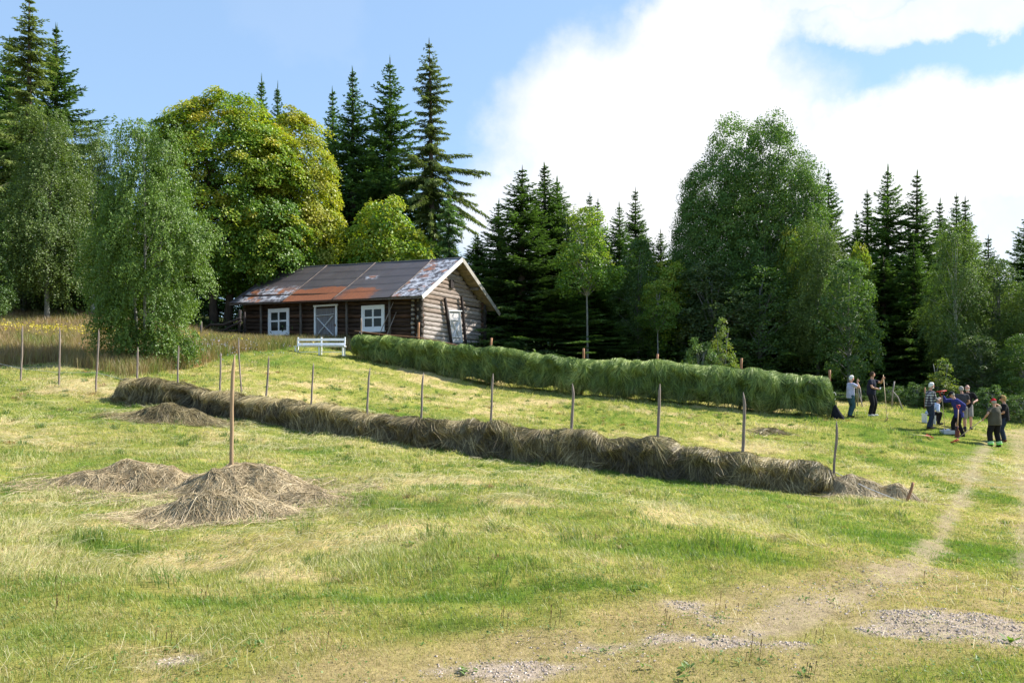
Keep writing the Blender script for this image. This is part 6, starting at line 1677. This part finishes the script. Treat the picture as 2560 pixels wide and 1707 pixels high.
    for s in (-1, 1):
        if lg <= 1.05:
            e2 = hip[s] + (kne[s] - hip[s]) * lg; t.tube([hip[s] + [0, 0, .06], hip[s], (hip[s] + e2) / 2, e2], [.09, .098, .094, .09], 12)
        else:
            e2 = kne[s] + (ank[s] - kne[s]) * (lg - 1) * 1.06; t.tube([hip[s] + [0, 0, .06], hip[s], (hip[s] + kne[s]) / 2, kne[s]], np.array([.092, .099, .088, .074]) * fat ** .7, 12); t.ell(kne[s], .072 * np.ones(3))
            t.tube([kne[s], (kne[s] + e2) / 2, e2, e2 + (e2 - kne[s]) * .02], np.array([.074, .072, .066, .066]) * fat ** .7, 12)
    trs = part(t, 'shorts' if lg <= 1.05 else 'trousers', sp['trousers'])
    for s in (-1, 1):
        t = MB(); f0 = feet[s] + [0, 0, .045]; t.tube([f0 - fdir[s] * .075, f0 - fdir[s] * .04, f0 + fdir[s] * .07, f0 + fdir[s] * .17, f0 + fdir[s] * .20], [[.035, .04], [.044, .046], [.052, .045], [.046, .036], [.02, .02]], 12, side=np.cross(fdir[s], up))
        t.tube([f0, f0 + [0, 0, .07]], [.048, .050], 10); part(t, 'shoe', sp['shoes'])
        if sp.get('socks') is not None:
            t = MB(); t.tube([ank[s] - [0, 0, .05], ank[s] + (kne[s] - ank[s]) * .25], [.045, .048], 12); out_(t, 'sock', sp['socks'])
        if sp.get('bands'):
            for q, (f0_, f1_, m_) in enumerate(((.88, 1.045, HIVIS), (.895, .94, REFL), (.975, 1.02, REFL))):
                a_ = kne[s] + (ank[s] - kne[s]) * f0_ * .98; b2 = kne[s] + (ank[s] - kne[s]) * f1_ * .98; t = MB(); r = (.073 + (.004 if q else 0)) * fat ** .7; a_, b2 = (kne[s] + (ank[s] - kne[s]) * (f0_ - .16), kne[s] + (ank[s] - kne[s]) * (f1_ - .03)) if q == 0 else ((kne[s] + (ank[s] - kne[s]) * (f0_ - .15), kne[s] + (ank[s] - kne[s]) * (f1_ - .13)) if q == 1 else (kne[s] + (ank[s] - kne[s]) * (f0_ - .09), kne[s] + (ank[s] - kne[s]) * (f1_ - .09)))
                t.tube([a_, b2], [r + .003, r + .003], 14, cap=False); out_(t, 'reflective_band', m_)
    # ---- hair, beard, cap
    def shell(cond, grow, name, m, nz=0.):
        t = MB(); g = np.random.default_rng(3); nu, nv = 22, 16; th = np.linspace(.02, np.pi - .02, nv); ph = np.arange(nu) / nu * 2 * np.pi
        X = np.stack([np.sin(th)[:, None] * np.cos(ph), np.sin(th)[:, None] * np.sin(ph), np.cos(th)[:, None] + 0 * ph], -1)
        R_ = np.array([.076, .094, .110]) + grow; Pn = X * R_ * (1 + nz * g.normal(0, 1, (nv, nu, 1)))
        Pn_i = X * (R_ - .03); q = []; 
        ok = cond(X[..., 0], X[..., 1], X[..., 2])
        idx = lambda i, j: i * nu + j % nu
        o2 = nv * nu
        for i in range(nv - 1):
            for j in range(nu):
                if ok[i, j] and ok[i + 1, j] and ok[i, (j + 1) % nu] and ok[i + 1, (j + 1) % nu]:
                    q.append((idx(i, j), idx(i + 1, j), idx(i + 1, j + 1), idx(i, j + 1))); q.append((o2 + idx(i, j + 1), o2 + idx(i + 1, j + 1), o2 + idx(i + 1, j), o2 + idx(i, j)))
        from collections import Counter
        ed = Counter(); 
        for f_ in q[::2]:
            for a_, b2 in zip(f_, f_[1:] + f_[:1]): ed[(a_, b2)] += 1
        rim = [(b2, a_, a_ + o2, b2 + o2) for (a_, b2) in ed if (b2, a_) not in ed]
        v = np.vstack([Pn.reshape(-1, 3), Pn_i.reshape(-1, 3)]) @ HR.T + head
        f_ = np.array(q + rim); used = np.unique(f_); mp = np.full(len(v), -1); mp[used] = np.arange(len(used))
        t.add(v[used], mp[f_]); return out_(t, name, m)
    if sp.get('hair') is not None: shell(lambda x, y, z: (z > .28 - (y < .45) * .5 - (y < -.1) * .55 + (y > .62) * .25), sp.get('hair_len', .014), 'hair', sp['hair'], .075 if sp.get('hair_len', .014) > .012 else .03)
    if sp.get('bald') is not None: shell(lambda x, y, z: (z < .35) & (z > -.55) & (y < .15), .007, 'hair', sp['bald'], .02)
    if sp.get('beard') is not None: shell(lambda x, y, z: (z < -.38) & (y > .05), .020, 'beard', sp['beard'], .03)
    if sp.get('cap') is not None:
        o = shell(lambda x, y, z: z > .15, .020, 'cap', sp['cap'], .0)
        cd = sp.get('visor', 1); t = MB(); a_ = np.linspace(-1.1, 1.1, 9); r0 = np.stack([np.sin(a_) * .088, cd * np.cos(a_) * .108, .030 + 0 * a_], -1); r1 = r0 + np.stack([np.sin(a_) * .012, cd * np.cos(a_) * .075, -.016 + 0 * a_], -1)
        q = np.stack([r0, r1], 0); q2 = q - [0, 0, .008]; t.grid(q @ HR.T + head); t.grid((q2 @ HR.T + head)[::-1]); t.grid(np.stack([q[1], q2[1]]) @ HR.T + head); 
        o_v = out_(t, 'visor', sp['cap']); 
    for s, nm in ((1, 'glove_r'), (-1, 'glove_l')):
        if sp.get(nm) is not None:
            d = nrm(np.array(sp.get('hdir_r' if s > 0 else 'hdir_l', wri[s] - elb[s]))); pn = np.array(sp.get('palm_r' if s > 0 else 'palm_l', (-s, .2, 0.)), float)
            q = MB(); pn = nrm(pn - d * (pn @ d)); q.tube([wri[s] - d * .06, wri[s], wri[s] + d * .04, wri[s] + d * .09], [[.040, .036], [.034, .028], [.050, .026], [.048, .023]], 12, side=np.cross(d, pn))
            q.c = [np.ones((q.n, 3))]; q2 = MB(); q2.add(np.vstack(q.v), q.f); hand(q2, wri[s], d, pn, -s, sp.get('curl_r' if s > 0 else 'curl_l', .9), (.5, .5, .5))
            f2 = q2.v; 
            out_(q2, 'glove', sp[nm])
    return dict(root=root, hand={s: Wd(wri[s] + nrm(np.array(sp.get('hdir_r' if s > 0 else 'hdir_l', wri[s] - elb[s]))) * .075) for s in (-1, 1)}, W=Wd, base=base, fw=fw, rt=rt)


def lcol(name, c, **k): return std_mat(name, c, rough=.9, var=.2, scale=30, bump=.4, bscale=60, spec=.1, **k)


HIVIS = cloth('hi_vis_yellow', (.28, .85, .06), .05); REFL = cloth('reflective_tape', (.52, .53, .55), .05)
NAVY = cloth('navy_shirt', (.018, .020, .034)); BLACK = cloth('black_cloth', (.016, .015, .017)); JEANS = cloth('blue_jeans', (.045, .075, .12), .3); DJEANS = cloth('dark_jeans', (.028, .038, .062), .3)
TEAL = cloth('teal_jeans', (.040, .085, .105), .3); LAV = cloth('lavender_shirt', (.42, .42, .56)); OLIVE = cloth('olive_shirt', (.085, .078, .058)); COBALT = cloth('blue_work_jacket', (.04, .045, .18)); GREYT = cloth('charcoal_shirt', (.06, .058, .062))
BEIGE = cloth('grey_shorts', (.27, .25, .235)); PALEB = cloth('pale_blue_shirt', (.50, .55, .68)); DSHOE = cloth('dark_shoe', (.03, .025, .022)); WSHOE = cloth('white_trainer', (.62, .6, .58)); BRSHOE = cloth('brown_shoe', (.10, .035, .022)); ORSHOE = cloth('black_work_shoe', (.03, .025, .022))
WHAIR = lcol('white_hair', (.72, .70, .66)); GHAIR = lcol('grey_hair', (.34, .32, .28)); BHAIR = lcol('brown_hair', (.05, .032, .022)); BLOND = lcol('blond_hair', (.42, .27, .11)); REDCAP = cloth('red_cap', (.50, .018, .03)); BLKCAP = cloth('black_cap', (.014, .014, .018)); WGLOVE = cloth('white_glove', (.74, .72, .66)); BGLOVE = cloth('black_glove', (.02, .02, .02))
pl, nt, out = mat_new('plaid_shirt')
tco = N(nt, 'ShaderNodeTexCoord').outputs['Object']; sp_ = nt.nodes.new('ShaderNodeSeparateXYZ'); L(nt, tco, sp_.inputs[0])
def stripe(x, per, wd): return math_n(nt, 'LESS_THAN', math_n(nt, 'FRACT', math_n(nt, 'DIVIDE', x, per)), wd)
hx = math_n(nt, 'ADD', sp_.outputs[0], math_n(nt, 'MULTIPLY', sp_.outputs[1], .8))
s_ = math_n(nt, 'ADD', stripe(hx, .10, .45), stripe(sp_.outputs[2], .10, .45))
c = ramp(nt, math_n(nt, 'MULTIPLY', s_, .5), [(0, (.022, .020, .034)), (.5, (.11, .10, .125)), (1, (.55, .53, .53))]); 
b = N(nt, 'ShaderNodeBsdfPrincipled', Roughness=.9); L(nt, c, b.inputs['Base Color']); L(nt, b.outputs[0], out.inputs[0])
PLAID = pl
TAN = (.52, .28, .185); PINK = (.60, .34, .26)

pA = person(2127, 1036, 33.2, 1.70, 82, 'white-haired person in lavender T-shirt and teal jeans holding a fork, one white glove raised',
            dict(lean=2, nod=4, turn=6, fat=1.2, shirt=LAV, trousers=TEAL, shoes=DSHOE, hair=WHAIR, hair_len=.020, skin=TAN, sleeve=.62, hem=.12, hand_r=(.17, .20, 1.50), elbow_r=(.5, .25, -1.), hdir_r=(-.1, .2, .95), palm_r=(-.5, .85, 0), curl_r=1.3,
                 hand_l=(-.22, .40, 1.30), elbow_l=(-.4, -.1, -1), hdir_l=(.05, .5, .85), glove_l=WGLOVE, curl_l=.6, foot_r=(.11, -.10, 0), foot_l=(-.10, -.02, 0), pelvis=(0, -.02, .94)))
pB = person(2178, 1042, 33.5, 1.83, 135, 'person with short dark hair in navy T-shirt and black trousers leaning on a rake',
            dict(lean=3, nod=-4, turn=-45, shirt=NAVY, trousers=BLACK, shoes=WSHOE, hair=BHAIR, hair_len=.008, skin=TAN, sleeve=.62, hem=.10, fat=1.3, hand_r=(.08, .30, 1.10), elbow_r=(.8, -.3, -.5), hdir_r=(-.8, .35, .05), palm_r=(-.2, -.9, .2), curl_r=1.1,
                 hand_l=(-.12, .40, 1.50), elbow_l=(-.9, .2, -.8), hdir_l=(.2, .5, .8), palm_l=(.6, .5, 0), curl_l=1.3, foot_r=(.13, .0, 0), foot_l=(-.12, .03, 0)))
pC = person(2324, 1075, 31, 1.76, 88, 'white-bearded person in a dark plaid shirt and jeans standing with clasped hands',
            dict(lean=3, nod=8, turn=4, fat=1.25, shirt=PLAID, trousers=DJEANS, shoes=DSHOE, hair=WHAIR, hair_len=.018, beard=WHAIR, skin=TAN, sleeve=1.55, hem=.10, hand_r=(.06, .34, 1.13), elbow_r=(.5, -.6, -.8), hdir_r=(-.45, .75, .1), palm_r=(-.5, -.2, .7), curl_r=1.0,
                 hand_l=(-.05, .37, 1.14), elbow_l=(-.5, -.6, -.8), hdir_l=(.45, .75, .1), palm_l=(.5, -.2, .7), curl_l=1.0, foot_r=(.10, -.10, 0), foot_l=(-.10, .10, 0)))
pD = person(2342, 1059, 33.0, 1.68, 86, 'person in pale blue top and black trousers sitting bent forward behind the plaid shirt',
            dict(lean=30, bend=14, nod=30, shirt=PALEB, trousers=BLACK, shoes=DSHOE, hair=GHAIR, skin=TAN, sleeve=1.7, hem=.06, pelvis=(0, -.36, .50), hand_r=(.12, .02, .56), elbow_r=(.6, -.5, -.2), hdir_r=(-.4, .8, -.1), hand_l=(-.12, .02, .56), elbow_l=(-.6, -.5, -.2), hdir_l=(.4, .8, -.1),
                 foot_r=(.14, -.02, 0), foot_l=(-.12, .14, 0), knee=(0, .6, 1.)))
pE = person(2394, 1083, 30.5, 1.74, -82, 'person in blue work jacket and black cap bending, gloved hand raised to a red rake',
            dict(lean=8, bend=13, nod=24, turn=-4, shirt=COBALT, jacket=True, trousers=BLACK, shoes=DSHOE, cap=BLKCAP, hair=GHAIR, hair_len=.006, skin=PINK, sleeve=1.85, hem=.20, fat=1.12, hand_r=(.12, .50, 1.58), elbow_r=(.5, .3, -1.), hdir_r=(-.1, .35, .9), palm_r=(-.8, .4, 0), curl_r=1.2, glove_r=BGLOVE,
                 hand_l=(-.17, -.14, .98), elbow_l=(-.6, -.9, -.1), hdir_l=(.5, .3, -.6), palm_l=(.7, .5, .1), curl_l=.6, foot_r=(.10, .10, 0), foot_l=(-.11, -.16, 0), pelvis=(0, -.04, .94)))
pF = person(2405, 1066, 31.8, 1.76, 20, 'grey-haired person in charcoal T-shirt and shorts, half hidden behind the blue jacket',
            dict(lean=6, nod=10, turn=-15, shirt=GREYT, trousers=BEIGE, shoes=DSHOE, socks=NAVY, hair=GHAIR, hair_len=.012, skin=TAN, sleeve=.6, leg=.98, hem=.08, hand_r=(.16, .28, 1.05), elbow_r=(.6, -.6, -.6), hand_l=(-.18, .24, 1.02), elbow_l=(-.6, -.6, -.6), foot_l=(-.24, -.06, 0), foot_r=(.12, .02, 0), toe_l=(-.8, .6, 0)))
pG = person(2419, 1062, 32.6, 1.79, -150, 'bald person with white goatee, black T-shirt and pale shorts behind the blue jacket',
            dict(lean=3, nod=14, turn=10, shirt=BLACK, trousers=BEIGE, shoes=DSHOE, bald=WHAIR, beard=WHAIR, skin=PINK, sleeve=.8, leg=1.0, hem=.08, hand_r=(.20, .28, 1.08), elbow_r=(.6, -.5, -.6), hand_l=(-.20, .26, 1.10), elbow_l=(-.8, -.4, -.6), hdir_l=(-.2, .9, .0), foot_r=(.11, 0, 0), foot_l=(-.11, .05, 0)))
pH = person(2487, 1116, 29.5, 1.74, -8, 'stocky person in red cap, olive T-shirt and hi-vis trouser cuffs, seen from behind',
            dict(lean=2, nod=8, turn=6, shirt=OLIVE, trousers=BLACK, shoes=ORSHOE, cap=REDCAP, hair=GHAIR, hair_len=.006, skin=TAN, sleeve=.66, hem=.14, fat=1.5, bands=True, hand_r=(.15, .14, 1.60), elbow_r=(.9, .0, -.7), hdir_r=(-.35, -.1, .9), palm_r=(-.8, -.4, 0), curl_r=1.0,
                 hand_l=(-.36, .10, 1.06), elbow_l=(-.6, -.7, -.3), hdir_l=(-.2, .5, -.4), palm_l=(.4, .4, -.6), curl_l=1.3, foot_r=(.19, .0, 0), foot_l=(-.18, -.02, 0), toe_l=(-.8, -.2, 0)))
pI = person(2512, 1112, 30.4, 1.72, -62, 'blond person in black cap, black T-shirt and dark jeans beside the red cap',
            dict(lean=3, nod=6, turn=-6, fat=1.25, shirt=BLACK, trousers=DJEANS, shoes=BRSHOE, cap=BLKCAP, hair=BLOND, hair_len=.024, skin=TAN, sleeve=.8, hem=.14, hand_r=(.16, .25, 1.05), elbow_r=(.5, -.7, -.6), hand_l=(-.14, .27, 1.06), elbow_l=(-.5, -.7, -.6), foot_r=(.10, 0, 0), foot_l=(-.10, .03, 0)))

# ------------------------------------------------------------------ tools
SHAFT = std_mat('pale_ash_shaft', (.50, .37, .20), rough=.6, var=.15, scale=5); SHAFT2 = std_mat('worn_shaft', (.30, .22, .15), rough=.7, var=.2, scale=5)
RED_M = std_mat('red_paint', (.58, .045, .03), rough=.45, var=.12, scale=14); STEEL = std_mat('dull_steel', (.16, .15, .15), rough=.5, var=.2, metal=.7)


def rake(p_head, p_end, label, head_m, wide=.62, teeth=9, across=None, shaft=SHAFT, r=.014):
    p_head, p_end = np.asarray(p_head, float), np.asarray(p_end, float)
    t_ = thing('hay_rake', label, 'rake', p_head, 'hay rakes'); d = nrm(p_head - p_end)
    mb = MB(); mb.tube([p_end, (p_end + p_head) / 2, p_head], [r * .9, r, r], 8); mb.build('shaft', shaft, t_)
    a = nrm(np.asarray(across, float)) if across is not None else nrm(np.cross(d, [0, 0, 1.])); a = nrm(a - d * (a @ d)); n_ = np.cross(d, a); n_ = n_ if n_[2] < 0 else -n_
    mb = MB(); mb.tube([p_head - a * wide / 2, p_head, p_head + a * wide / 2], [.018, .022, .018], 8)
    for i in range(teeth):
        q = p_head + a * wide * (i / (teeth - 1) - .5) * .92; mb.tube([q, q + n_ * .045, q + n_ * .085], [.007, .006, .004], 5)
    for s in (-1, 1): mb.tube([p_head - d * .28, p_head + a * s * wide * .3], .007, 5)
    mb.build('rake_head', head_m, t_)
    return t_


hE = pE['hand'][1]; base = at(2363, 1064, hE[1]); base[2] = tz(base[0], base[1]); hd_ = hE + nrm(hE - base) * .06
rake(hE + nrm(hE - base) * .10, base, 'rake with a red head held upside down by the person in the blue jacket', RED_M, .40, across=(1, .1, 0))
hB = pB['hand'][-1]; base = at(2218, 1052, hB[1] - .9); base[2] = tz(base[0], base[1]) + .02
rake(base, hB + nrm(hB - base) * .12, 'long pale rake propped under the hand of the person in navy', SHAFT, .4, across=(.3, 1, 0))
hH = pH['hand'][-1]; base = at(2384, 1091, 28.6); base[2] = tz(base[0], base[1]) + .07
rake(base, hH + nrm(hH - base) * .35, 'rake with a small red head reaching down from the red cap wearer', RED_M, .42, 7, across=(.3, 1, 0), shaft=SHAFT2)
q0 = np.append(G(2301, 1095), 0); q0[2] = tz(q0[0], q0[1]) + .06; q1 = np.append(G(2325, 1097), 0); q1[2] = tz(q1[0], q1[1]) + .07
rake(q1, q1 + (q0 - q1) * 2.2, 'rake with a red head lying flat in the grass', RED_M, .5, 8, across=(1, .5, 0))
hA = pA['hand'][1]; fk = thing('hay_fork', 'long-tined hay fork standing upright in the hand of the white-haired person', 'fork', at(2136, 1040, hA[1]))
fb = np.array(fk.location); fb[2] = tz(fb[0], fb[1]); nk = fb + (hA - fb) * .28
mb = MB(); mb.tube([hA + (hA - fb) * .06, (hA + nk) / 2, nk], [.014, .015, .016], 8); mb.build('shaft', SHAFT2, fk)
mb = MB()
for s in (-.11, 0, .11): mb.tube([nk, nk + [s * .7, 0, -.05], fb + [s, .0, .16], fb + [s, 0, .0]], [.010, .008, .007, .004], 6)
mb.build('tines', STEEL, fk)
# spade
sb = at(2393, 1085, 29.9); sb[2] = tz(sb[0], sb[1]); st_ = at(2396, 1013, 29.9); sp_t = thing('spade', 'spade with a red grip standing upright in the turf before the blue jacket', 'spade', sb)
d = nrm(st_ - sb); Ls = np.linalg.norm(st_ - sb)
mb = MB(); mb.tube([sb + d * .30, sb + d * (Ls - .13)], [.021, .018], 9); mb.build('shaft', std_mat('spade_shaft', (.62, .36, .19), rough=.5, var=.12), sp_t)
mb = MB(); g0 = sb + d * (Ls - .15); x_ = np.array([1., 0, 0])
mb.tube([g0, g0 + d * .05], .024, 8); mb.tube([g0 + d * .04, g0 + d * .08 + x_ * .055, g0 + d * .15 + x_ * .062], .013, 7); mb.tube([g0 + d * .04, g0 + d * .08 - x_ * .055, g0 + d * .15 - x_ * .062], .013, 7); mb.tube([g0 + d * .15 - x_ * .07, g0 + d * .15 + x_ * .07], .016, 8)
mb.build('grip', RED_M, sp_t)
mb = MB(); mb.tube([sb + d * .44, sb + d * .30, sb + d * .26, sb + d * .02, sb - d * .1], [[.024, .024], [.026, .024], [.085, .012], [.09, .010], [.06, .006]], 10, side=x_); mb.build('blade', std_mat('dark_red_blade', (.13, .03, .025), rough=.5, var=.3), sp_t)
# cup in a hand
ch = pB['hand'][1]; mb = MB(); c0 = ch + [0, -.05, -.02]
a = np.linspace(0, 2 * np.pi, 15)[:-1]; prof = ((.026, 0), (.033, .085), (.030, .085), (.024, .008))
for i, (r, z) in enumerate(prof): pass
rings = np.array([[c0 + [r * math.cos(t), r * math.sin(t), z] for t in np.append(a, a[0])] for r, z in ((.0, .0),) + prof + ((.0, .008),)]); mb.grid(rings)
tag(mb.build('cup', WHITE_M, loc=c0), 'small white cup in the hand of the person in navy', 'cup')
# white stool with solid side panels under the sitter
sb = pD['W']((0, -.36, 0)); sb[2] = tz(sb[0], sb[1]); stool = thing('stool', 'white plastic stool under the sitting person behind the plaid shirt', 'stool', sb); PLAST = std_mat('white_plastic', (.78, .78, .80), rough=.4, var=.03)
fw_, rt_ = pD['fw'], pD['rt']
for s in (-1, 1): mb = MB(); mb.box(sb + fw_ * s * .19 + ZU * .19, fw_ * .016, rt_ * .17, ZU * .21); mb.build('leg', PLAST, stool, smooth=False)
mb = MB(); mb.box(sb + ZU * .405, fw_ * .22, rt_ * .19, ZU * .013); mb.build('seat', PLAST, stool, smooth=False)
# tub with things in it
tb = np.append(G(2368, 1083), 0); tb[2] = tz(tb[0], tb[1]); tub = thing('plastic_tray', 'low grey-white tray of bottles and cloths on the grass beside the plaid shirt', 'tray', tb)
GRP = std_mat('grey_plastic', (.50, .51, .56), rough=.5, var=.1)
mb = MB(); w_, h_, dd = .20, .15, .07
mb.box(tb + [0, 0, .012], [w_, 0, 0], [0, h_, 0], [0, 0, .012])
for s in (-1, 1): mb.box(tb + [s * w_, 0, dd], [.009, 0, 0], [0, h_ - .009, 0], [0, 0, dd]); mb.box(tb + [0, s * h_, dd + .002], [w_ + .01, 0, 0], [0, .009, 0], [0, 0, dd])
mb.build('tray_body', GRP, tub, smooth=False)
mb = MB(); mb.ell(tb + [.02, -.02, .13], (.085, .08, .075), nu=12); o = mb.build('white_bundle', cloth('white_cloth', (.72, .73, .76)), loc=tb + [.02, -.02, .06]); tag(o, 'white crumpled bundle lying in the low grey-white tray', 'bundle')
for dx, lab in ((-.11, 'small grey-blue bottle in the left of the low tray'), (.13, 'small grey-blue bottle in the right of the low tray')):
    mb = MB(); mb.tube([tb + [dx, .03, .026], tb + [dx, .03, .15], tb + [dx, .03, .17], tb + [dx, .03, .20]], [.035, .035, .016, .016], 10); tag(mb.build('bottle', std_mat('bottle_plastic', (.30, .32, .42), rough=.35, var=.1), loc=tb + [dx, .03, .026]), lab, 'bottle')

# black bag and loose wire at the end of the green row
bb = at(2092, 1049, 32.6); bb[2] = tz(bb[0], bb[1]); mb = MB(); g = np.random.default_rng(2)
m = 20; rows = []
for (z, r, sh_) in ((0, .245, 0), (.10, .24, .0), (.24, .19, -.01), (.38, .13, -.03), (.50, .08, -.06), (.58, .045, -.06), (.61, .0, -.055)):
    a = np.arange(m + 1) % m / m * 2 * np.pi; wr = 1 + .14 * np.sin(a * 5 + z * 4) + .07 * np.sin(a * 9 + 1 + z * 9)
    rows.append(np.stack([bb[0] + sh_ + .05 * (z < .2) + r * wr * np.cos(a), bb[1] + r * wr * .8 * np.sin(a), bb[2] - .02 + z + 0 * a], -1))
mb.grid(np.array(rows)); tag(mb.build('cloth_bag', cloth('black_bag_cloth', (.014, .014, .018), .3), loc=bb), 'slumped black cloth bag beside the lower end of the green hay row', 'bag')
wc = line_pt(FA, FB, 2076, 990) + np.array([.12, -.1, 0]); mb = MB()
for q in range(3):
    a = np.linspace(.2, 5.6, 16); mb.tube(np.stack([wc[0] + (.09 + .012 * q) * np.cos(a), wc[1] + .02 * q + .05 * np.cos(a), wc[2] + .16 * np.sin(a)], -1), .010, 6)
tag(mb.build('wire_coil', CORD_M, loc=wc), 'loose white coil of wire at the lower end of the green hay row', 'coil')
